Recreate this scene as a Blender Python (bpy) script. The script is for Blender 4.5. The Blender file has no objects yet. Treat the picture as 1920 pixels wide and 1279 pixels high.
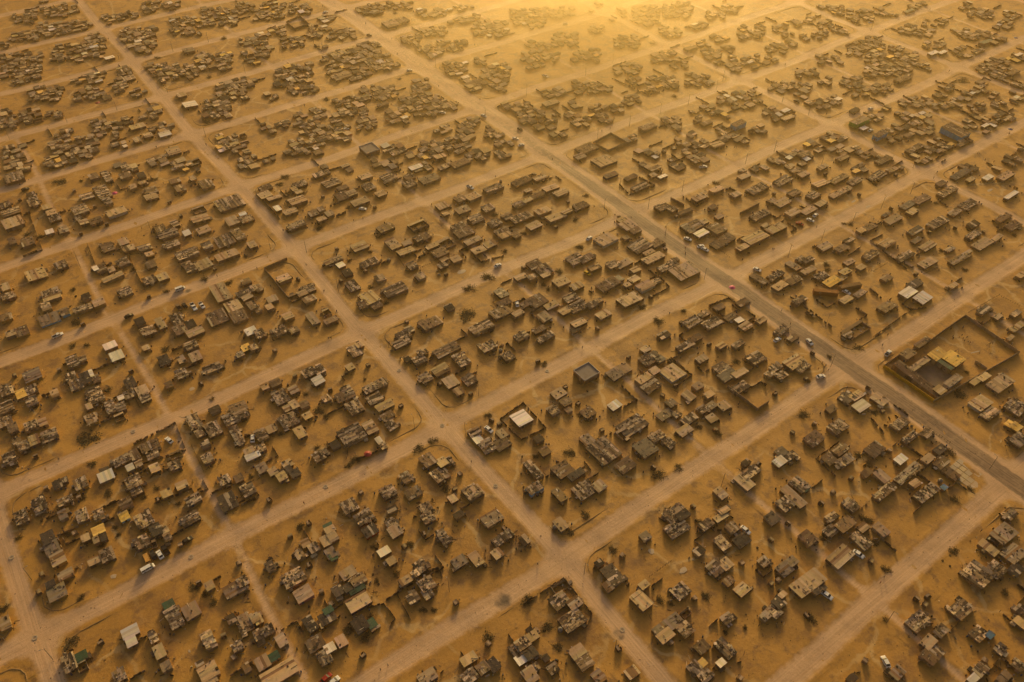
import bpy, bmesh, math, random, re
import numpy as np
from mathutils import Vector, Matrix
random.seed(7); RNG = np.random.default_rng(7)
sc = bpy.context.scene
col = sc.collection

# ------------------------------------------------------------------ camera
W, H, FPX = 1920.0, 1279.0, 1524.8
CAMH = 270.0                         # drone height above the sand, metres
S = CAMH / 100.0
YAW, PITCH, ROLL = map(math.radians, (36.167, 43.631, 0.560))
FW = Vector((math.sin(YAW)*math.cos(PITCH), math.cos(YAW)*math.cos(PITCH), -math.sin(PITCH)))
_r = Vector((math.cos(YAW), -math.sin(YAW), 0)); _u = _r.cross(FW)
RT = math.cos(ROLL)*_r + math.sin(ROLL)*_u
UP = -math.sin(ROLL)*_r + math.cos(ROLL)*_u
cam = bpy.data.cameras.new('camera'); camo = bpy.data.objects.new('camera', cam); col.objects.link(camo)
cam.sensor_width = 36.0; cam.lens = FPX*36.0/W; cam.clip_start = 1.0; cam.clip_end = 20000.0
camo.matrix_world = Matrix(((RT.x, UP.x, -FW.x, 0), (RT.y, UP.y, -FW.y, 0), (RT.z, UP.z, -FW.z, CAMH), (0, 0, 0, 1)))
sc.camera = camo

# ------------------------------------------------------------------ light
SUN_EL = math.radians(13.5)
_d = FW*FPX + RT*(1235.0 - W/2) - UP*(-814.0 - H/2)
SUN_AZ = math.atan2(_d.x, _d.y)                      # from +y towards +x
SUN_DIR = Vector((math.sin(SUN_AZ)*math.cos(SUN_EL), math.cos(SUN_AZ)*math.cos(SUN_EL), math.sin(SUN_EL)))
w = bpy.data.worlds.new('World'); sc.world = w; w.use_nodes = True
nt = w.node_tree; bg = nt.nodes['Background']
sky = nt.nodes.new('ShaderNodeTexSky'); sky.sky_type = 'NISHITA'; sky.sun_disc = False
sky.sun_elevation = SUN_EL; sky.sun_rotation = SUN_AZ
sky.air_density = 1.2; sky.dust_density = 9.0; sky.ozone_density = 1.2
tint = nt.nodes.new('ShaderNodeMix'); tint.data_type = 'RGBA'; tint.blend_type = 'MULTIPLY'; tint.inputs[0].default_value = 1.0
tint.inputs[7].default_value = (1.0, 0.89, 0.76, 1)          # airborne dust warms the whole sky evenly
nt.links.new(sky.outputs[0], tint.inputs[6]); nt.links.new(tint.outputs[2], bg.inputs[0]); bg.inputs[1].default_value = 0.125
sun = bpy.data.lights.new('sun', 'SUN'); suno = bpy.data.objects.new('sun', sun); col.objects.link(suno)
sun.energy = 4.4; sun.angle = math.radians(8.0); sun.color = (1.0, 0.69, 0.24)
suno.rotation_euler = (-SUN_DIR).to_track_quat('-Z', 'Y').to_euler(); suno.location = (0, 0, 400)
sc.view_settings.view_transform = 'Standard'; sc.view_settings.look = 'None'
sc.view_settings.gamma = 1.0; sc.view_settings.exposure = -0.02
sc.render.engine = 'CYCLES'
cy = sc.cycles
cy.use_denoising = True; cy.max_bounces = 5; cy.diffuse_bounces = 2; cy.glossy_bounces = 1; cy.transmission_bounces = 2
cy.volume_bounces = 1; cy.transparent_max_bounces = 32; cy.caustics_reflective = False; cy.caustics_refractive = False
HAZE_DENSITY = 0.00020; HAZE_COLOR = (1.0, 0.80, 0.42); HAZE_G = 0.82

# ------------------------------------------------------------------ ground position of a point of the site plan
def ray(x, y):
    return FW*FPX + RT*(x - W/2) - UP*(y - H/2)
def at(x, y, z=0.0):
    d = ray(x, y); t = (CAMH - z)/-d.z
    return Vector((d.x*t, d.y*t, z))
def proj(p):
    d = Vector(p) - Vector((0, 0, CAMH)); k = FPX/d.dot(FW)
    return W/2 + d.dot(RT)*k, H/2 - d.dot(UP)*k
def tile(c, r, x, y):
    return 480*c + x/4.0, (960 if r == 3 else 320*r) + y/4.0
def pxm(p):
    a = proj(p); b = proj((p[0]+1, p[1], p[2])); c = proj((p[0], p[1]+1, p[2]))
    return math.hypot(b[0]-a[0], b[1]-a[1]), math.hypot(c[0]-a[0], c[1]-a[1])

# gentle relief of the sand
_W = [(0.07, 0.31, 0.12, 1.0), (0.06, -0.17, 0.29, 2.1), (0.10, 0.09, -0.13, 0.4), (0.05, 0.45, 0.21, 5.0), (0.04, -0.38, 0.5, 3.3), (0.12, 0.035, 0.05, 1.7)]
def hgt(x, y):
    return sum(a*np.sin(kx*x + ky*y + ph) for a, kx, ky, ph in _W)
# ---- traced layout: one block per 480x320 tile of the site, numbers are quarter-pixels inside the tile.
# "x y a b k[:w]" = roof centre, side along the cross streets, side along the long streets, roof kind[:wall colour]; "+" = annex of the one before
TILES = {
(0,3): """160 35 115 110 m; 293 -40 100 120 m; 470 20 70 75 g; 615 25 100 100 m; 740 20 85 95 m:y
360 190 110 100 d; +385 270 130 110 g; +425 350 130 100 t:y; 640 190 75 60 t; +735 130 110 70 y; +775 180 60 70 d; +720 205 50 50 t
705 365 110 60 t; +805 320 120 110 m; 490 465 140 70 t:y; 425 600 165 110 g:y; +375 540 80 50 d; 1060 225 130 95 m; +1165 130 90 100 d; +1245 160 60 130 m
930 30 80 70 y:b; 1080 60 150 130 m; 1425 50 160 80 m:d; 1570 550 70 65 t; 1765 570 210 100 g; +1820 520 90 80 m
1305 790 120 170 m; +1270 690 100 60 G; +1435 745 135 110 t; 975 895 150 80 w; +985 965 90 80 w; 1150 940 70 90 m; 1195 1045 90 110 t; 1245 1155 90 75 g
520 1130 110 140 m; +610 1080 110 70 G; +610 1150 90 90 o; 895 1225 110 100 m; 1565 960 95 150 m; 1560 1190 170 140 t; +1590 1260 90 60 t; 1500 1140 60 50 d
35 830 90 100 t:y; 1730 800 70 70 m; 1830 830 120 150 m; +1910 790 70 70 t; 1780 1010 90 70 m; 1850 1170 60 80 k""",
(1,3): """810 40 150 100 m; 855 140 120 80 d:r; 1010 85 80 80 m; +1045 140 105 95 t; 960 295 105 65 w; 1015 365 75 65 t; 1405 185 70 130 m; 1290 40 105 90 m
1770 45 170 110 g; 1520 20 80 50 d; 1850 190 190 75 m; 1810 310 85 85 t; 1525 370 125 90 g; 1650 350 85 130 t; 1235 405 100 100 m; +1190 460 55 50 m; 1120 510 105 65 t
1280 540 130 110 m; +1180 645 100 80 m; +1290 610 80 80 m; 540 105 75 45 G; +555 130 85 50 t; +525 215 70 85 t; +580 185 80 70 t; 370 230 70 60 t; 430 265 85 75 m
560 305 80 85 g; +580 335 60 50 G; 325 315 75 85 m; 105 405 75 85 d; 280 490 190 120 m; 355 610 150 110 t:p; 690 455 130 80 t; +765 510 130 80 m; +680 570 70 70 d; 610 590 80 90 d
760 580 150 40 G; 765 670 200 120 t:n; 540 735 80 50 G; +535 790 140 90 d; 405 840 85 140 d; 780 840 120 120 d; +865 835 75 75 G; 445 985 150 110 k
640 965 80 90 t; +555 1020 90 70 w; +515 1090 110 110 m; 15 800 60 80 t; 80 890 130 70 m; 10 920 60 90 m; 190 960 80 100 t; 50 1130 120 110 t; +130 1085 100 60 G; 30 965 80 60 d
175 1210 330 140 t; 1595 1100 140 80 t; 1780 1145 85 110 d; +1700 1165 100 90 k; +1600 1225 120 100 m; 1285 1235 160 100 t""",
(2,3): """95 205 60 80 m; 365 90 80 115 t; 1000 180 75 75 g; 655 385 65 55 d; 755 470 120 190 d; +725 555 65 90 g; 990 545 80 60 t; 970 660 110 170 t; 1265 590 130 120 m
1170 850 270 110 g; +1150 925 130 90 t; +1305 760 80 60 o; 1300 880 110 120 m; 355 665 140 120 m; +470 680 110 90 t; +455 810 200 150 m; 365 555 150 80 o
155 930 95 75 t; +80 985 110 90 m; +25 1040 70 120 m; +65 1105 80 80 w; +140 1060 110 90 d; 130 885 50 40 d; 305 1170 85 90 m; 255 1095 50 50 d; 135 1225 100 130 t; +175 1165 60 60 m
490 1045 125 95 t; +550 1125 125 105 k; 650 1235 90 110 g; 900 1200 110 90 t; 1190 30 90 110 m; +1240 120 180 120 m; +1280 20 110 70 d; 1455 95 115 75 m; 1565 35 120 60 t
1655 115 90 90 k; +1725 210 120 100 d; 1575 230 80 130 m; 1405 290 80 70 d; 1530 415 120 130 k; +1605 385 90 100 t; 1625 515 80 70 k; +1725 580 110 100 t; 1890 370 80 80 m
1615 795 90 80 m; 1425 1010 105 95 k; 1600 1020 100 190 m; 1568 1130 65 55 w; 1370 1170 100 110 m; +1425 1135 70 60 y; +1450 1230 110 100 m; 1900 780 70 70 m""",
(3,3): """30 50 90 100 d; 300 195 100 130 k; 470 140 90 90 m; 480 35 100 70 m; 580 90 150 100 k; 715 115 80 70 t; 850 130 70 140 t; 700 210 85 180 m; 545 330 200 140 t; 300 530 270 150 t; +385 575 120 60 d
125 425 110 110 g; +180 370 80 80 g; 45 745 80 120 m; +85 680 90 100 d; +115 620 60 40 t; 1770 160 170 150 g; +1850 310 150 150 g; 1655 265 60 180 t; 1575 465 170 230 m; +1720 430 100 150 m
1125 820 170 140 m; 1450 725 160 150 m; 1300 890 100 80 m; 1205 975 110 100 t; +1230 1060 170 150 k; 1580 910 110 120 m; +1665 920 50 50 b; 1745 1025 80 80 m; 1595 1180 110 100 m; 1540 1250 80 70 w
970 1205 110 100 g; 630 1250 80 60 d; 1770 1240 110 80 k; 1880 1150 80 100 m; 1890 730 70 80 m; +1900 830 60 120 t; 1820 20 90 70 m; 1860 430 100 100 d""",
(0,2): """240 250 150 90 g:y; 45 360 110 90 m; 155 390 80 70 y; +235 360 100 70 m; 235 445 95 75 m; 45 490 120 90 m; 40 600 120 80 m; +95 650 80 70 k; 410 390 65 65 t; 545 150 100 100 m; +620 130 60 50 k
875 105 110 70 w; 530 265 90 80 m; +575 320 110 80 m; 670 245 60 60 w; +640 275 80 90 d; +720 280 60 60 k; 975 310 90 80 d; 710 400 130 140 m; +665 485 50 50 t; 905 420 50 40 w; +970 395 90 60 m
1065 365 100 80 t; +1085 425 90 60 m; 825 490 80 100 m; +905 485 80 70 m; 895 565 90 60 o; 685 580 95 80 m:y; 235 630 120 70 m; +320 605 70 60 t; 255 740 90 80 t; +370 700 140 90 m
130 755 75 60 k; +175 785 90 80 m; 70 875 110 90 m; 1085 800 70 70 k; +1155 770 90 80 k; +1150 850 110 60 m; 1010 850 80 90 k; +910 890 150 70 m; 975 945 65 50 w; +1040 920 60 50 t
795 1010 135 75 w; +780 965 80 30 d; 1160 950 80 70 t; 1310 930 100 70 m; +1315 850 110 60 o; 1000 1050 130 110 m; +1030 1120 110 60 m; 605 1065 110 90 m:y; 430 1075 80 70 d; +485 1040 50 40 d
300 1220 110 110 m; 490 1195 140 60 m; 1250 1140 90 60 t; 1365 1080 100 60 t; 1450 1185 130 70 m; 940 1215 110 80 k; 1710 1200 140 130 d; 1685 1040 90 70 m; 1790 1025 70 60 k; 1860 1110 110 100 m
1455 600 110 130 m; +1495 690 70 60 m; 1600 660 120 110 m; 1775 700 70 150 m; 1540 775 75 60 m; 1555 875 90 90 m; 1785 495 150 80 k; +1740 580 140 90 m; +1810 550 110 70 m; 1610 510 90 50 d
1880 865 90 50 w; +1865 820 90 50 t; 825 30 110 60 w; 1095 45 60 40 t; 1230 140 90 80 d; 1360 135 60 60 m; 1435 30 110 70 m; +1470 110 90 80 t; 1590 195 160 60 m; 1360 240 90 70 m; 1265 325 60 50 k:y
1800 95 60 40 m; +1845 45 80 60 y; +1900 45 70 50 m""",
(1,2): """740 70 90 100 m; +775 25 60 50 t; 705 190 65 50 t; 395 230 110 70 m; +475 210 80 70 m; +465 290 90 70 w; 145 310 90 60 k; 65 340 60 50 t; 280 360 75 65 t; 185 415 120 110 m; +140 390 50 50 d
240 495 80 50 t; +285 470 60 80 t; 360 470 80 60 k; 525 425 65 60 m; 630 420 70 80 k; +685 380 90 110 m; 740 490 120 110 m; 890 330 210 70 m; 890 430 130 80 m; 965 480 150 60 t; 985 555 110 60 k; +1010 630 80 80 m
245 590 150 110 m; 385 555 75 55 t; 330 680 80 100 t; 40 700 90 100 m; +110 655 70 60 t; 720 700 210 150 m; +855 640 100 110 t; 590 775 80 70 d; 920 740 40 50 w; +955 780 50 60 m; 470 865 90 80 m; +510 830 60 40 m
35 800 80 60 m; +10 845 40 40 w; 45 950 90 80 g; 235 920 80 60 t; +125 975 70 60 t; +190 1015 80 70 t; +290 990 80 60 d; +225 975 110 60 d; 1290 890 110 110 k; +1375 1000 130 120 m; 1395 905 80 80 t; +1445 895 60 60 m
1125 1020 85 85 m; 990 1130 125 100 m; 1180 1135 130 80 k; 1620 1130 130 130 m; +1660 1120 70 100 t; 1475 1180 65 65 t; 700 1235 130 110 m; 1020 1260 90 40 d; 1270 1245 105 80 m
1640 680 100 70 m; +1670 735 70 60 w; +1740 780 110 120 m; 1850 690 90 80 t; +1845 770 130 90 k; 1090 10 140 60 m; 1225 135 110 70 m; +1245 80 80 50 m; 1135 130 50 40 d; 1430 60 220 80 k
1385 210 130 80 t; 1540 135 100 130 m; 1270 270 90 80 m; 1460 300 110 100 t; +1520 370 70 70 t; 1600 285 100 80 m; 1740 35 130 80 m; 1890 110 90 80 m""",
(2,2): """560 225 125 110 H; 70 575 130 130 w; 350 385 110 80 t; +400 450 80 70 k; 310 515 75 90 m; 425 515 50 40 m; 570 530 95 90 k; 770 480 90 70 w; 775 240 110 100 g; +835 205 110 90 t
990 275 130 70 t; +1040 330 150 90 k; 1070 215 70 60 t; 1205 230 140 150 t:w; 1000 60 70 60 t; +1010 140 90 100 m; 1060 100 60 60 d; +1110 130 60 60 d; 1425 125 90 60 t; 1395 330 75 60 t
1325 405 70 100 t; 1195 460 75 70 m; 1480 395 70 50 t; 1150 545 130 70 g; +1235 545 60 60 m; 900 630 220 140 m; +840 690 100 100 o; 690 820 190 220 m; +570 740 90 100 g; 1000 800 150 150 d; +1090 710 130 80 m; +1180 760 70 80 m
850 930 140 110 k; 200 730 70 60 d; 245 825 80 70 k; 380 960 150 130 k; +480 1000 140 60 d; 160 960 70 190 m; 170 1100 130 80 m:b; 355 1150 70 130 k; 545 1115 170 130 m; +655 1085 90 90 t
1330 580 130 70 m; +1290 665 120 80 t; 1430 510 80 70 m; +1500 480 60 60 g; 1590 480 80 80 t; +1505 580 70 70 t; 1575 200 110 110 m; +1620 250 140 90 d; +1710 230 130 60 t; 1710 345 140 80 m
1570 30 70 50 t; 1695 20 100 50 m; 1830 120 130 110 m; 1300 30 140 60 m; 1790 980 150 80 m; +1740 1050 90 160 t; 1755 910 60 50 d; 1565 1140 70 110 t; 1230 1260 110 60 m; 1590 1265 90 50 t""",
(3,2): """200 150 150 110 t; +250 185 110 100 m; 60 190 90 60 m; +100 250 90 70 m; +15 240 70 60 m; 595 420 110 100 d; +665 400 110 70 t; 700 480 110 90 w; 840 430 80 130 t; 985 620 130 90 m; 1065 720 140 60 m
1190 690 80 80 m; 475 505 75 55 k; 525 640 140 110 m; 345 730 130 110 k; 100 830 80 80 d; +90 900 90 80 w; +170 860 90 60 m; +130 860 40 130 G; 540 810 120 90 k; +450 880 80 100 k; 575 895 140 80 m
800 810 130 120 k; 995 885 85 70 w; 740 985 75 60 k; 855 1010 70 130 t; 1050 990 240 80 m; 1200 880 90 70 t; 1290 810 90 70 d; 1300 910 110 90 k; +1370 990 70 150 k; 1105 1065 80 70 t; 870 1130 190 80 m
1190 1135 200 100 m; 1320 1095 40 40 b; 235 1075 100 150 m; +270 1090 60 90 G; 190 1165 70 240 t; 130 1220 110 120 m; 620 1225 80 130 m; 1560 295 80 50 t; +1620 265 90 60 t; 1745 310 170 130 t
1595 460 130 130 t:w; +1670 540 130 90 m; 1815 620 60 70 y; 1860 640 60 80 y; 1860 490 120 160 m; 1880 740 110 110 m""",
(0,1): """100 50 180 80 m; 240 190 70 60 m; +250 240 90 60 m; 40 255 90 50 m; +80 310 160 60 m; 95 385 170 90 t; 350 270 80 40 t; +385 310 80 50 t; +415 350 100 60 m; 370 455 70 40 w; 475 440 80 60 m
205 530 110 70 k; 90 525 60 50 k; 700 40 80 50 k; 800 40 60 100 m; 650 190 110 50 m; 770 160 110 120 m; +805 235 70 60 m; 600 290 130 80 m; 870 305 170 60 t:w; 590 350 60 50 m; +625 385 70 40 t; +715 375 110 50 k
940 35 100 50 k; 1060 35 60 50 d; 995 120 60 40 t; 1070 90 60 30 t; 1130 150 110 60 k; +1135 195 110 50 t; 1350 130 80 60 m; 1310 75 90 50 k; 1445 55 50 40 t; 1545 100 110 80 k; 1720 240 230 110 m; 1820 325 60 30 w
1740 375 100 70 t; +1850 360 110 60 m; 1490 290 110 60 o; 1500 355 150 60 t; 1310 395 60 60 m; 1400 465 60 50 w; 1200 430 90 70 k; +1260 470 170 70 m; 1280 550 140 50 m; 1400 620 190 80 m; 1785 475 80 110 k
1525 440 110 60 t; 1685 520 150 100 m; 1550 560 80 60 m; 1700 630 200 70 t; 1525 700 130 80 t; 1415 720 80 100 m; 1890 550 70 60 t; 925 530 80 60 t; 805 570 100 70 k; 965 580 110 50 m; 1085 575 110 50 m
1120 625 60 40 t; 1130 700 80 60 k; 920 685 100 60 m; 755 730 90 60 k; +715 730 40 45 w; 835 740 55 45 t; 845 795 190 40 t; 940 905 110 70 m; 1120 820 110 60 m; +1220 795 90 60 t; 270 775 170 90 t; 455 705 110 60 m
40 870 70 70 t:y; 60 940 110 60 m; 45 1095 100 60 k:y; 375 910 150 50 m; +395 950 160 40 t; 345 1020 80 70 m; 485 1060 70 60 k:b; 370 1110 180 80 g:b; 645 945 70 50 d; 740 985 100 60 t:y; 620 1035 160 50 m
80 1220 90 50 t; +165 1205 110 70 k:y; 1655 910 130 150 t; +1755 1010 130 100 t; +1800 1085 130 100 k; +1640 1100 160 110 k; 1840 910 160 50 m; 1855 950 90 40 t; 1890 1010 70 80 m; 1845 830 80 50 k
1050 1135 80 70 d; 1110 1200 120 70 m; 1205 1145 60 90 t; 1325 1110 100 90 m; 1350 1190 110 80 k; +1460 1210 150 60 t; 1430 1150 80 70 d; 1880 1200 90 60 w""",
(1,1): """70 130 110 40 k; +60 180 100 70 t; +130 205 120 30 t; 325 100 120 50 m; 285 135 50 40 t; 320 160 60 30 t; 310 220 140 70 t; 160 280 50 50 w; 255 300 110 50 t; 490 290 55 40 k; 550 320 60 50 t; 490 360 70 40 t
430 320 80 50 k; 300 410 150 60 m; 490 20 140 40 m; 565 90 140 70 m; 650 130 90 40 k; 650 190 110 70 k; +715 165 80 50 t; 780 230 140 60 t; 820 40 100 50 t; 990 50 100 80 m; 845 120 90 70 m; 935 170 80 50 t
1150 45 80 50 k; +1150 100 100 60 m; 1300 60 160 70 g; 1530 210 80 70 k; +1625 195 110 70 t; 1550 290 110 60 t; 1420 320 50 40 t; 1395 260 90 60 t; 1780 130 150 60 m; 1740 280 90 60 m; 970 425 130 70 k; 1215 405 150 80 o
1265 490 80 70 k; +1215 510 40 40 m; 1130 540 70 40 t; 1025 545 90 100 t; +1120 600 140 50 t; 1170 710 75 65 m; 775 565 130 70 t; 600 660 100 50 m; +540 685 60 40 t; 635 705 60 45 w; 685 765 70 60 d; 850 690 150 60 m
930 800 80 60 m; 725 865 90 90 m; 850 950 130 130 t; +800 1000 70 70 k; +900 1010 80 60 k; 1040 890 190 90 m; 1320 560 110 40 t; 1380 610 120 80 k; +1420 545 130 100 o; 1410 665 60 30 t; 1500 660 80 60 t; 1400 710 70 40 m
1625 520 140 50 t; 1670 590 110 60 t; 1755 545 90 60 t; 1560 460 150 80 k; +1520 415 110 60 m; 1650 360 110 70 m; 1840 450 110 50 m; +1870 480 100 50 t; 1790 390 100 60 m; 1885 340 80 60 m; 1230 790 75 60 m
1450 1025 65 60 d; 1840 920 80 90 d; 1860 990 110 50 k; +1830 1060 170 90 k; 1690 1175 190 90 m; 1310 1140 180 90 k; +1245 1140 60 50 k; 1105 1235 110 80 m; +1150 1190 60 60 d; 205 805 110 60 t; 390 885 110 70 m; +350 920 80 40 t; +290 950 90 60 o
400 965 110 50 k; 120 960 90 50 t; 100 1020 60 50 t; 240 1090 85 60 t:y; 185 1200 120 70 m; +285 1195 80 50 k; 425 1110 70 110 t; 530 1060 60 60 o; +560 1120 110 40 t; 15 880 50 70 m; 10 1040 50 60 m; 30 1220 80 80 m""",
(2,1): """70 80 150 60 k; 210 50 110 50 t; 120 145 60 30 t; 290 130 130 50 t; +365 165 110 60 t; 190 185 110 40 k; 115 220 80 40 t; 515 260 110 60 k; 50 250 90 50 m; 230 300 120 60 t; 330 345 160 70 t; +410 305 80 40 t
70 350 170 70 m; 165 410 110 60 t; 25 480 60 70 k; 820 365 60 40 t:y; +870 405 110 90 t; +925 445 80 50 k; 855 500 50 40 k; 705 510 150 110 t:w; 960 560 150 120 m; +1090 545 100 60 k; +1025 610 90 40 t; 1060 650 170 70 t
1170 715 170 60 m; +1220 670 60 40 m; 1295 750 190 140 t:y; 475 660 120 90 m; +560 655 130 60 k; 620 725 100 50 m; 760 700 100 70 m; 840 690 130 60 t; 925 740 75 50 t; 720 850 170 90 k; +800 810 60 60 d; 915 810 80 60 t
865 855 55 40 t; 1000 860 130 80 t:w; +1080 830 70 50 m; 885 960 180 110 t; 170 700 110 80 k; +240 740 110 110 m; +255 780 70 40 t; 65 795 100 50 t; 150 795 70 50 m; 370 830 120 80 t; +485 865 100 60 t
190 975 130 110 k; +115 990 110 50 k; 295 1010 110 50 t; 400 1050 95 60 t; 440 950 110 70 m; +490 1020 150 80 m; 600 1005 80 50 m; 650 975 60 40 m; 240 1095 90 90 t; 500 1140 120 60 t; 685 1075 110 70 t; 475 1190 70 40 d
45 1065 90 50 t; 70 1240 110 70 m; 205 1190 110 50 k; +250 1250 150 50 m; 1375 405 110 90 k; +1320 430 60 110 d; 1420 465 100 60 w; 1440 380 60 50 t; 1535 430 110 120 k; 1580 525 190 80 k; 1730 570 90 50 t; 1405 200 110 60 t
1130 270 110 70 m; +1205 290 60 50 m; 1300 305 120 30 k; 1535 140 110 50 t; 1680 175 70 50 t; 1505 270 60 40 k; 1555 340 60 40 t; 1840 135 150 80 m; 1740 40 90 50 t; 1860 330 150 70 m; 1825 500 180 100 t; 1900 410 50 40 t
960 120 130 60 m; 740 30 110 40 k:n; 890 50 100 40 k; 1060 30 50 40 t; 1130 40 70 30 w; 1555 1025 80 50 k; 1730 990 90 60 k; 1640 1095 100 60 k; +1705 1120 60 50 w; 1755 1165 90 70 t; 1870 1120 80 50 t; 1440 1075 90 50 m
1350 1130 130 80 m; +1500 1140 140 90 m; 1140 1230 85 60 m; 1375 1255 110 50 k; 1850 810 50 150 k""",
(3,1): """110 75 130 70 m; 265 20 80 60 t; 395 95 120 60 t; 530 60 150 60 k; +650 80 100 60 m; 545 160 180 50 t; 820 35 120 70 m; 195 165 90 60 m; 340 185 90 70 m; 400 245 80 50 t; 30 225 60 40 t; 110 235 120 70 t; 190 310 110 70 t
305 295 110 60 t; 60 430 150 80 t; 1445 25 150 60 d; 1520 65 60 40 t; 1650 50 70 50 w; 1785 35 120 70 t; 1300 95 70 50 k; 1345 155 150 70 m; 1150 215 130 70 k; 1045 260 110 60 d; +1080 305 80 60 t; 1825 180 120 40 w; 1500 250 130 80 m
1400 310 90 60 m; 1275 385 160 80 m; 940 360 130 70 t; +885 330 60 30 d; 760 420 120 60 k; 700 445 60 50 t; 1105 450 110 60 d; 1115 520 70 40 g; 1200 560 110 70 t; 1365 585 70 40 m; 1540 400 80 60 d; 1540 480 110 60 m; +1610 545 140 90 t
1720 500 80 40 t; 1770 350 130 50 k; 1840 410 110 80 k; 895 540 110 80 t; 605 520 80 40 m; 555 580 110 60 k; 430 565 100 70 t; 770 630 120 70 m; 610 680 80 50 t; 700 720 60 50 t; 1030 640 140 60 m; 1200 685 130 80 t
1440 655 180 60 k; +1490 610 80 30 t; 580 755 80 60 t; 245 660 60 50 m; +300 665 90 50 m; 190 710 50 120 g; 305 745 110 50 t; 400 790 100 70 m; +480 830 110 80 y; 555 805 80 40 k; 585 965 100 60 t; 690 920 90 50 m; 235 970 110 60 m
890 805 80 60 k; 1100 850 110 70 d; 1050 915 120 90 w; +1160 955 110 100 w; 890 1020 120 90 k; 660 1190 190 120 o; +600 1225 90 50 k; 1390 860 70 40 t; 60 780 120 60 m; 90 860 110 70 t; 195 820 110 60 k; 1900 780 70 50 t
1620 1045 110 60 d; 1725 1095 60 40 t; 1860 1070 90 50 m; 1870 1170 120 50 t; 1820 1250 60 30 t; 100 1195 110 60 m; 190 1250 80 50 k""",
# the farthest streets: "x y w h" = a knot of shacks filling that patch; with a kind it is one building
(0,0): """400 50 200 110; 600 50 150 60; 180 110 160 90; 180 260 230 80; 420 210 260 110; 600 180 160 80; 860 130 180 70; 970 100 90 40; 1130 40 120 80; 1290 30 120 60; 1040 290 260 190; 700 320 150 200; 500 380 220 120
150 480 300 180; 200 570 200 90; 1390 180 220 130; 1640 110 250 130; 330 690 260 110; 220 860 140 110; 660 570 220 80; 690 690 230 90; 930 520 140 60; 900 620 80 120; 1040 680 120 50; 1170 540 150 150; 1370 520 200 110; 1600 450 250 130
1730 640 220 180; 1620 800 200 130; 550 1090 330 170; 800 950 200 120; 450 1200 200 80; 100 1120 150 110; 130 1230 180 60; 1180 1190 130 70; 1380 1230 200 80; 950 1240 150 60; 1740 1060 220 140; 40 880 120 140; 500 960 80 40
1850 300 130 60; 1870 420 120 80; 380 850 120 40; 1160 800 80 60; 940 890 90 50; 1100 860 110 40; 880 1060 120 60; 1200 940 160 60; 1850 1200 130 80; 1870 600 90 60; 30 330 60 50; 1840 50 110 80
1425 780 110 50 w; 1235 1000 100 40 w; 1360 710 70 45 t; 1030 945 130 40 t; 1110 1010 70 40 t; 1025 1045 50 40 t; 1300 1130 110 60 t; 965 580 100 40 t; 820 430 80 30 w; 1415 375 90 40 g""",
(1,0): """100 70 220 120; 330 50 160 70; 150 220 140 70; 470 220 150 90; 640 240 200 70; 280 300 160 80; 50 330 110 200; 640 400 300 120; 700 530 330 110; 830 350 200 90; 900 450 220 110; 1050 490 90 40; 280 530 250 130; 200 600 160 50; 340 660 220 60
110 710 80 40; 920 680 260 100; 1240 640 130 120; 1230 780 280 150; 1430 770 120 60; 1060 870 150 90; 700 790 220 140; 830 910 130 100; 620 980 160 110; 400 930 200 120; 360 1090 250 120; 480 1040 130 90; 330 860 90 40; 180 920 90 50; 80 950 90 60
470 830 100 50; 860 50 200 80; 1080 30 200 50; 1320 80 200 60; 1180 280 150 80; 1320 220 200 80; 1250 360 120 50; 1480 330 230 80; 1340 390 110 60; 1560 120 250 70; 1760 200 250 120; 1540 50 180 40; 1500 500 160 90; 1640 620 150 60; 1690 440 80 50
1800 540 200 150; 1820 640 100 50; 1860 780 100 50; 1620 900 120 60; 1400 950 100 60; 1580 970 110 90; 1780 970 130 90; 1500 1080 160 110; 1330 1110 200 120; 1660 1150 150 80; 1860 1160 80 50; 1040 1100 160 80; 1190 1160 90 40; 960 1210 160 60
1230 1240 150 60; 700 1240 90 50; 510 1260 80 40; 90 1190 70 35; 1860 1060 120 50; 590 900 60 40; 1440 1240 80 40; 540 120 120 60
1010 175 110 70 t; 1090 150 100 60 k; 850 1110 100 75 H; 1530 1220 150 60 k; 1380 1170 90 40 t; 660 560 110 50 t; 620 400 120 40 t; 1570 575 60 30 w; 1640 620 130 60 k; 1200 1250 110 40 w; 1450 780 100 50 t; 1225 65 40 25 w; 1115 880 45 25 w; 950 780 90 30 k""",
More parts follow.
